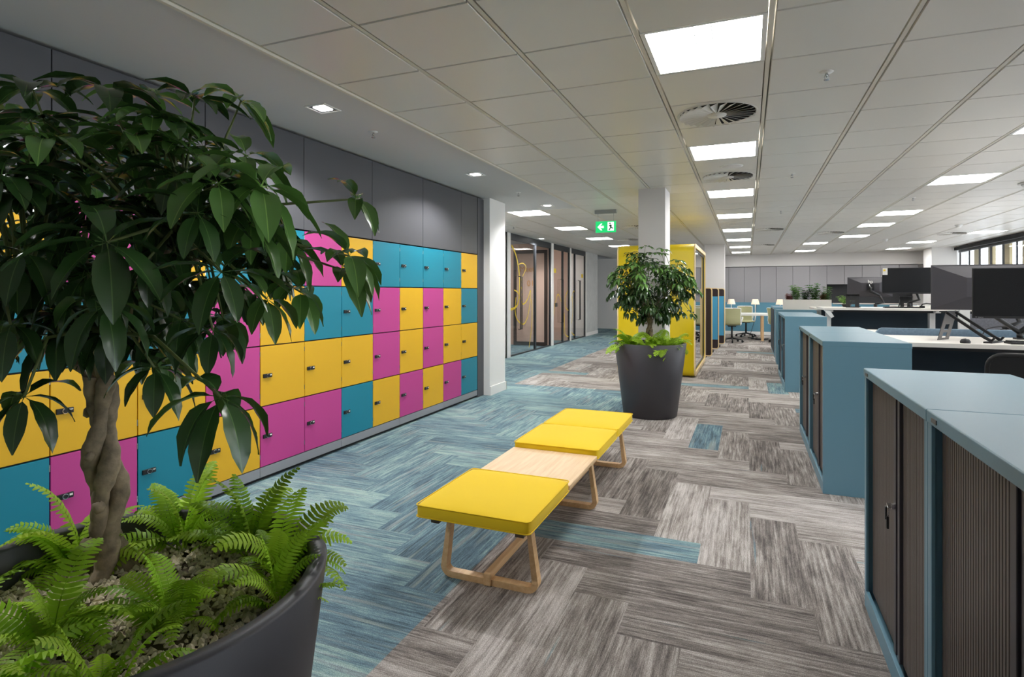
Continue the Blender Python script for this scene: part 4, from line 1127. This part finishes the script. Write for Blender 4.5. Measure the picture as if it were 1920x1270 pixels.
# chairs
def task_chair(loc, rz, label):
    t = thing('office_chair', label, 'chair', loc, rz, 'light task chairs around the lamp table')
    fr = MB().m('white_plastic')
    def sheet(mb, pts, w, th):
        # profile points in YZ swept across X as a curved shell
        n = 8; k = len(pts); vs = []
        for j in range(n+1):
            u = -1+2*j/n; bow = .03*u*u
            for (y, z) in pts: vs += [(u*w/2, y-bow, z), (u*w/2, y-bow+th, z+.001)]
        fs = []
        for j in range(n):
            for i in range(k-1):
                a = (j*k+i)*2; b_ = ((j+1)*k+i)*2
                fs += [(a, a+2, b_+2, b_), (a+1, b_+1, b_+3, a+3)]
        mb.add(vs, fs, True)
    back = [(.20, .50), (.235, .58), (.225, .68), (.24, .80), (.27, .92)]
    seat = [(-.22, .455), (-.18, .47), (0, .46), (.14, .465), (.20, .50)]
    s_ = MB().m('mesh_green'); sheet(s_, back, .40, .006); s_.build('backrest', t)
    s_ = MB().m('mesh_green'); vs = []
    n = 6
    for j in range(n+1):
        u = -1+2*j/n
        for (y, z) in seat: vs += [(u*.21, y, z+.02*u*u), (u*.21, y, z+.02*u*u-.008)]
    k = len(seat); fs_ = []
    for j in range(n):
        for i in range(k-1):
            a_ = (j*k+i)*2; b_ = ((j+1)*k+i)*2; fs_ += [(a_, b_, b_+2, a_+2), (a_+1, a_+3, b_+3, b_+1)]
    s_.add(vs, fs_, True).build('seat', t)
    for s in (-1, 1): fr.tube([(s*.21, y-.03, z) for y, z in back]+[(s*.17, .24, .925), (0, .265, .925)], .014, 6); fr.tube([(s*.215, y, z+.015) for y, z in seat], .016, 6)
    fr.build('frame', t)
    for s in (-1, 1): MB().m('white_plastic').tube([(s*.22, .19, .55), (s*.26, .17, .66), (s*.27, .0, .68), (s*.26, -.12, .66), (s*.24, -.1, .5), (s*.215, .0, .47)], .016, 6).build('armrest', t)
    MB().m('black').tube([(0, 0, .09), (0, 0, .44)], .025, 10).box(-.1, .1, -.1, .1, .425, .45).build('gas_lift', t)
    for i in range(5):
        a = 2*pi*i/5+.3; lg = MB().m('black').tube([(0, 0, .115), (cos(a)*.28, sin(a)*.28, .065)], [.024, .014], 6).build('base_leg', t)
        MB().m('black_soft').tube([(cos(a)*.28-sin(a)*.02, sin(a)*.28+cos(a)*.02, .03), (cos(a)*.28+sin(a)*.02, sin(a)*.28-cos(a)*.02, .03)], .03, 12).tube([(cos(a)*.28, sin(a)*.28, .03), (cos(a)*.28, sin(a)*.28, .07)], .008, 6).build('caster', lg)
    return t
task_chair((-.40, 16.75, 0), RD(185), 'light green mesh chair with white frame in front of the lamp table, back turned')
task_chair((-.05, 18.95, 0), RD(8), 'light green mesh chair behind the lamp table')
task_chair((.80, 17.25, 0), RD(120), 'light mesh chair half hidden by the blue cabinets right of the lamp table')
bc = thing('office_chair', 'black framed chair behind the nearest blue cupboard', 'chair', (1.52, 4.22, 0), RD(170))
f = MB().m('black')
pts = rrect(.46, .46, .07, 5, 0, .78); f.tube([(p[0], .22+(p[1]-.78)*.12, p[1]) for p in pts], .013, 8, closed=True); f.tube([(0, .16, .5), (0, .255, 1.0)], .010, 6); f.build('back_frame', bc)
g = MB().m('black_soft'); q = rrect(.44, .44, .06, 4, 0, .78); vs = [(p[0], .225+(p[1]-.78)*.12, p[1]) for p in q]; g.add(vs+[(v[0], v[1]+.004, v[2]) for v in vs], [tuple(range(len(q))), tuple(range(2*len(q)-1, len(q)-1, -1))]); g.build('backrest', bc)
MB().m('black_soft').box(-.23, .23, -.26, .18, .44, .49).build('seat', bc, .02, 3)
MB().m('black').tube([(0, .15, .46), (0, .17, .53)], .03, 8).tube([(0, 0, .08), (0, 0, .44)], .025, 10).build('gas_lift', bc)
for i in range(5):
    a = 2*pi*i/5; lg = MB().m('black').tube([(0, 0, .1), (cos(a)*.3, sin(a)*.3, .065)], [.024, .014], 6).build('base_leg', bc)
    MB().m('black_soft').tube([(cos(a)*.3-sin(a)*.02, sin(a)*.3+cos(a)*.02, .03), (cos(a)*.3+sin(a)*.02, sin(a)*.3-cos(a)*.02, .03)], .03, 12).build('caster', lg)

# lamp table, lamps
tt = thing('meeting_table', 'long white table with wooden legs carrying the table lamps', 'table', (-.9, 17.4, 0))
MB().m('white_plastic').box(0, 2.6, 0, 1.2, .70, .75).build('table_top', tt, .004)
for x in (.06, 1.28, 2.5):
    for y in (.04, 1.1): MB().m('oak').box(x-.035, x+.035, y, y+.06, 0, .70).build('leg', tt)
def lamp(x, y, z, label):
    t = thing('table_lamp', label, 'lamp', (x, y, z), group='table lamps with pale conical shades')
    MB().m('white_plastic').lathe([(.0001, 0), (.06, 0), (.06, .012), (.0001, .014)], 20).build('lamp_base', t)
    MB().m('white_plastic').tube([(0, 0, .01), (0, 0, .27)], .010, 8).build('pole', t)
    MB().m('lampshade').lathe([(.115, .26), (.075, .41), (.073, .41), (.113, .26)], 24).build('lamp_shade', t)
lamp(-.44, 17.8, .75, 'left lamp with pale shade on the long white table')
lamp(.20, 17.8, .75, 'middle lamp with pale shade on the long white table')
lamp(.84, 17.8, .75, 'right lamp with pale shade rising behind the blue cabinets')
lb = thing('low_screen', 'long low blue screen between the lamp table and the grey cupboards', 'screen', (-1.3, 20.0, 0))
MB().m('low_blue').box(0, 3.7, 0, .05, .1, 1.0).build('panel', lb, .005); MB().m('white_plastic').box(0, 3.7, -.01, .06, .0, .1).build('base_rail', lb)
MB().m('low_blue').box(0, 3.7, -.005, .055, 1.0, 1.03).build('top_rail', lb)
# grey cupboards along the back wall
for i in range(12):
    x0 = -1.08+.487*i
    zb_ = 0.0 if i < 7 else 1.6
    w_ = .485
    t = thing('wall_cupboard', 'tall grey cupboard door, %s from the left along the far wall' % ORD[i] if i < 7 else 'grey overhead cupboard, %s from the left above the dark recess' % ORD[i-7], 'cupboard', (x0, 20.74, 0), group='grey cupboards along the far wall')
    MB().m('recess').box(0, w_, .02, .6, zb_, 2.205).build('carcass', t)
    MB().m('clad_far').box(.003, w_-.003, 0, .019, zb_+.01, 2.19).build('door', t)
kr = thing('kitchen_counter', 'dark recessed counter under the overhead cupboards at the far wall', 'counter', (2.33, 20.74, 0))
MB().m('black_frame').box(0, 2.4, .5, .55, 1.0, 1.6).build('back_panel', kr); MB().m('low_blue').box(0, 2.4, 0, .5, 0, .98).build('body', kr); MB().m('desk').box(0, 2.4, -.02, .5, .98, 1.01).build('worktop', kr)
o = bx('wall_notice', 'paper', 3.02, 3.16, 21.22, 21.235, 1.34, 1.56); tag(o, 'small white notice card on the dark recess wall', 'notice')

# ------------------------------------------------------------------ yellow booth
def pod():
    x0, x1, y0, y1, z0, z1 = -2.0, -.765, 9.48, 11.95, .02, 2.13
    t = thing('office_booth', 'tall bright yellow booth with birch edged glass front behind the far planter', 'booth', ((x0+x1)/2, (y0+y1)/2, 0))
    ox, oy = (x0+x1)/2, (y0+y1)/2; W, D = x1-x0, y1-y0
    P = rrect(D, z1-z0, .13, 8, 0, (z0+z1)/2); Q = rrect(D-.12, z1-z0-.12, .08, 8, 0, (z0+z1)/2)
    def ring(mb, P, Q, a, b_):
        n = len(P); vs = []
        for x in (a, b_): vs += [(x, p[0], p[1]) for p in P]+[(x, p[0], p[1]) for p in Q]
        fs = []
        for i in range(n):
            j = (i+1) % n; fs += [(i, n+i, n+j, j), (2*n+i, 2*n+j, 3*n+j, 3*n+i), (i, j, 2*n+j, 2*n+i), (n+j, n+i, 3*n+i, 3*n+j)]
        mb.add(vs, fs, False)
        o = len(mb.f)-4*n
        for i in range(n): mb.smooth[o+4*i+2] = True
    s = MB().m('pod'); ring(s, P, Q, -W/2+.02, W/2-.02); s.build('shell', t)
    s = MB().m('podwood'); ring(s, P, Q, W/2-.02, W/2); s.build('edge_frame', t)
    s = MB().m('podwood'); ring(s, P, Q, -W/2, -W/2+.02); s.build('edge_frame', t)
    Q2 = rrect(D-.125, z1-z0-.125, .08, 8, 0, (z0+z1)/2); Q3 = rrect(D-.19, z1-z0-.19, .05, 8, 0, (z0+z1)/2)
    for sx in (1, -1):
        s = MB().m('black_frame'); a, b_ = (W/2-.06, W/2-.03) if sx > 0 else (-W/2+.03, -W/2+.06); ring(s, Q2, Q3, a, b_)
        fo = s.build('door_frame', t)
        MB().m('pod_glass').box((a+b_)/2-.004, (a+b_)/2+.004, -D/2+.09, D/2-.09, z0+.09, z1-.09).build('glass', fo)
    MB().m('felt_grey').box(-W/2+.07, W/2-.07, -D/2+.07, -D/2+.42, z0+.07, z0+.5).box(-W/2+.07, W/2-.07, D/2-.42, D/2-.07, z0+.07, z0+.5).build('seat', t)
    MB().m('desk').box(-.35, .35, -.3, .3, z0+.72, z0+.75).box(-.04, .04, -.04, .04, z0+.06, z0+.72).build('table', t)
    MB().m('black').box(-W/2+.1, -W/2+.2, -D/2+.2, -D/2+.3, 0, z0+.01).box(W/2-.2, W/2-.1, -D/2+.2, -D/2+.3, 0, z0+.01).box(-W/2+.1, -W/2+.2, D/2-.3, D/2-.2, 0, z0+.01).box(W/2-.2, W/2-.1, D/2-.3, D/2-.2, 0, z0+.01).build('foot', t)
pod()
# framed freestanding screens
def fscreen(x1, y, z0, label, blue=True, w=1.1):
    t = thing('acoustic_screen', label, 'screen', (x1-w/2, y, 0), group='wood framed acoustic screens past the yellow booth')
    P = rrect(w, 1.44-z0, .05, 6, 0, (1.44+z0)/2); n = len(P)
    fr = MB().m('podwood')
    pl = MB().m('screen_dark'); pl.prism(P, -.018, .018, 'y'); 
    po = pl.build('fabric_panel', t)
    if blue:
        MB().m('screen_blue').box(-w/2+.03, w/2-.012, -.024, -.0185, z0+.20, 1.26).build('blue_fabric', po)
    b_ = MB().m('podwood'); Q = [(p[0]*1.0, p[1]) for p in rrect(w+.03, 1.47-z0, .06, 6, 0, (1.44+z0)/2)]
    flat_loop(b_, Q[::-1][::-1], -.026, .026, .02); b_.build('wood_frame', t)
    MB().m('black_soft').box(-.2, -.12, -.15, .15, 0, .02).box(-.17, -.15, -.02, .02, .02, z0+.02).box(w/2-.16, w/2-.10, -.15, .15, 0, .02).box(w/2-.14, w/2-.12, -.02, .02, .02, z0+.1).build('foot', t)
fscreen(-.70, 12.75, .03, 'dark brown acoustic screen nearest the yellow booth', False)
fscreen(-.62, 13.9, .08, 'blue acoustic screen, nearer of the two with dark top band')
fscreen(-.54, 15.3, .08, 'blue acoustic screen in front of the far white column')

# ------------------------------------------------------------------ world, exposure
w = bpy.data.worlds.new('world'); bpy.context.scene.world = w; w.use_nodes = True
w.node_tree.nodes['Background'].inputs[0].default_value = (.85, .92, 1, 1); w.node_tree.nodes['Background'].inputs[1].default_value = 2.0
sc = bpy.context.scene
sc.view_settings.view_transform = 'Standard'; sc.view_settings.look = 'None'; sc.view_settings.gamma = 1; sc.view_settings.use_curve_mapping = False
sc.view_settings.exposure = 0.27
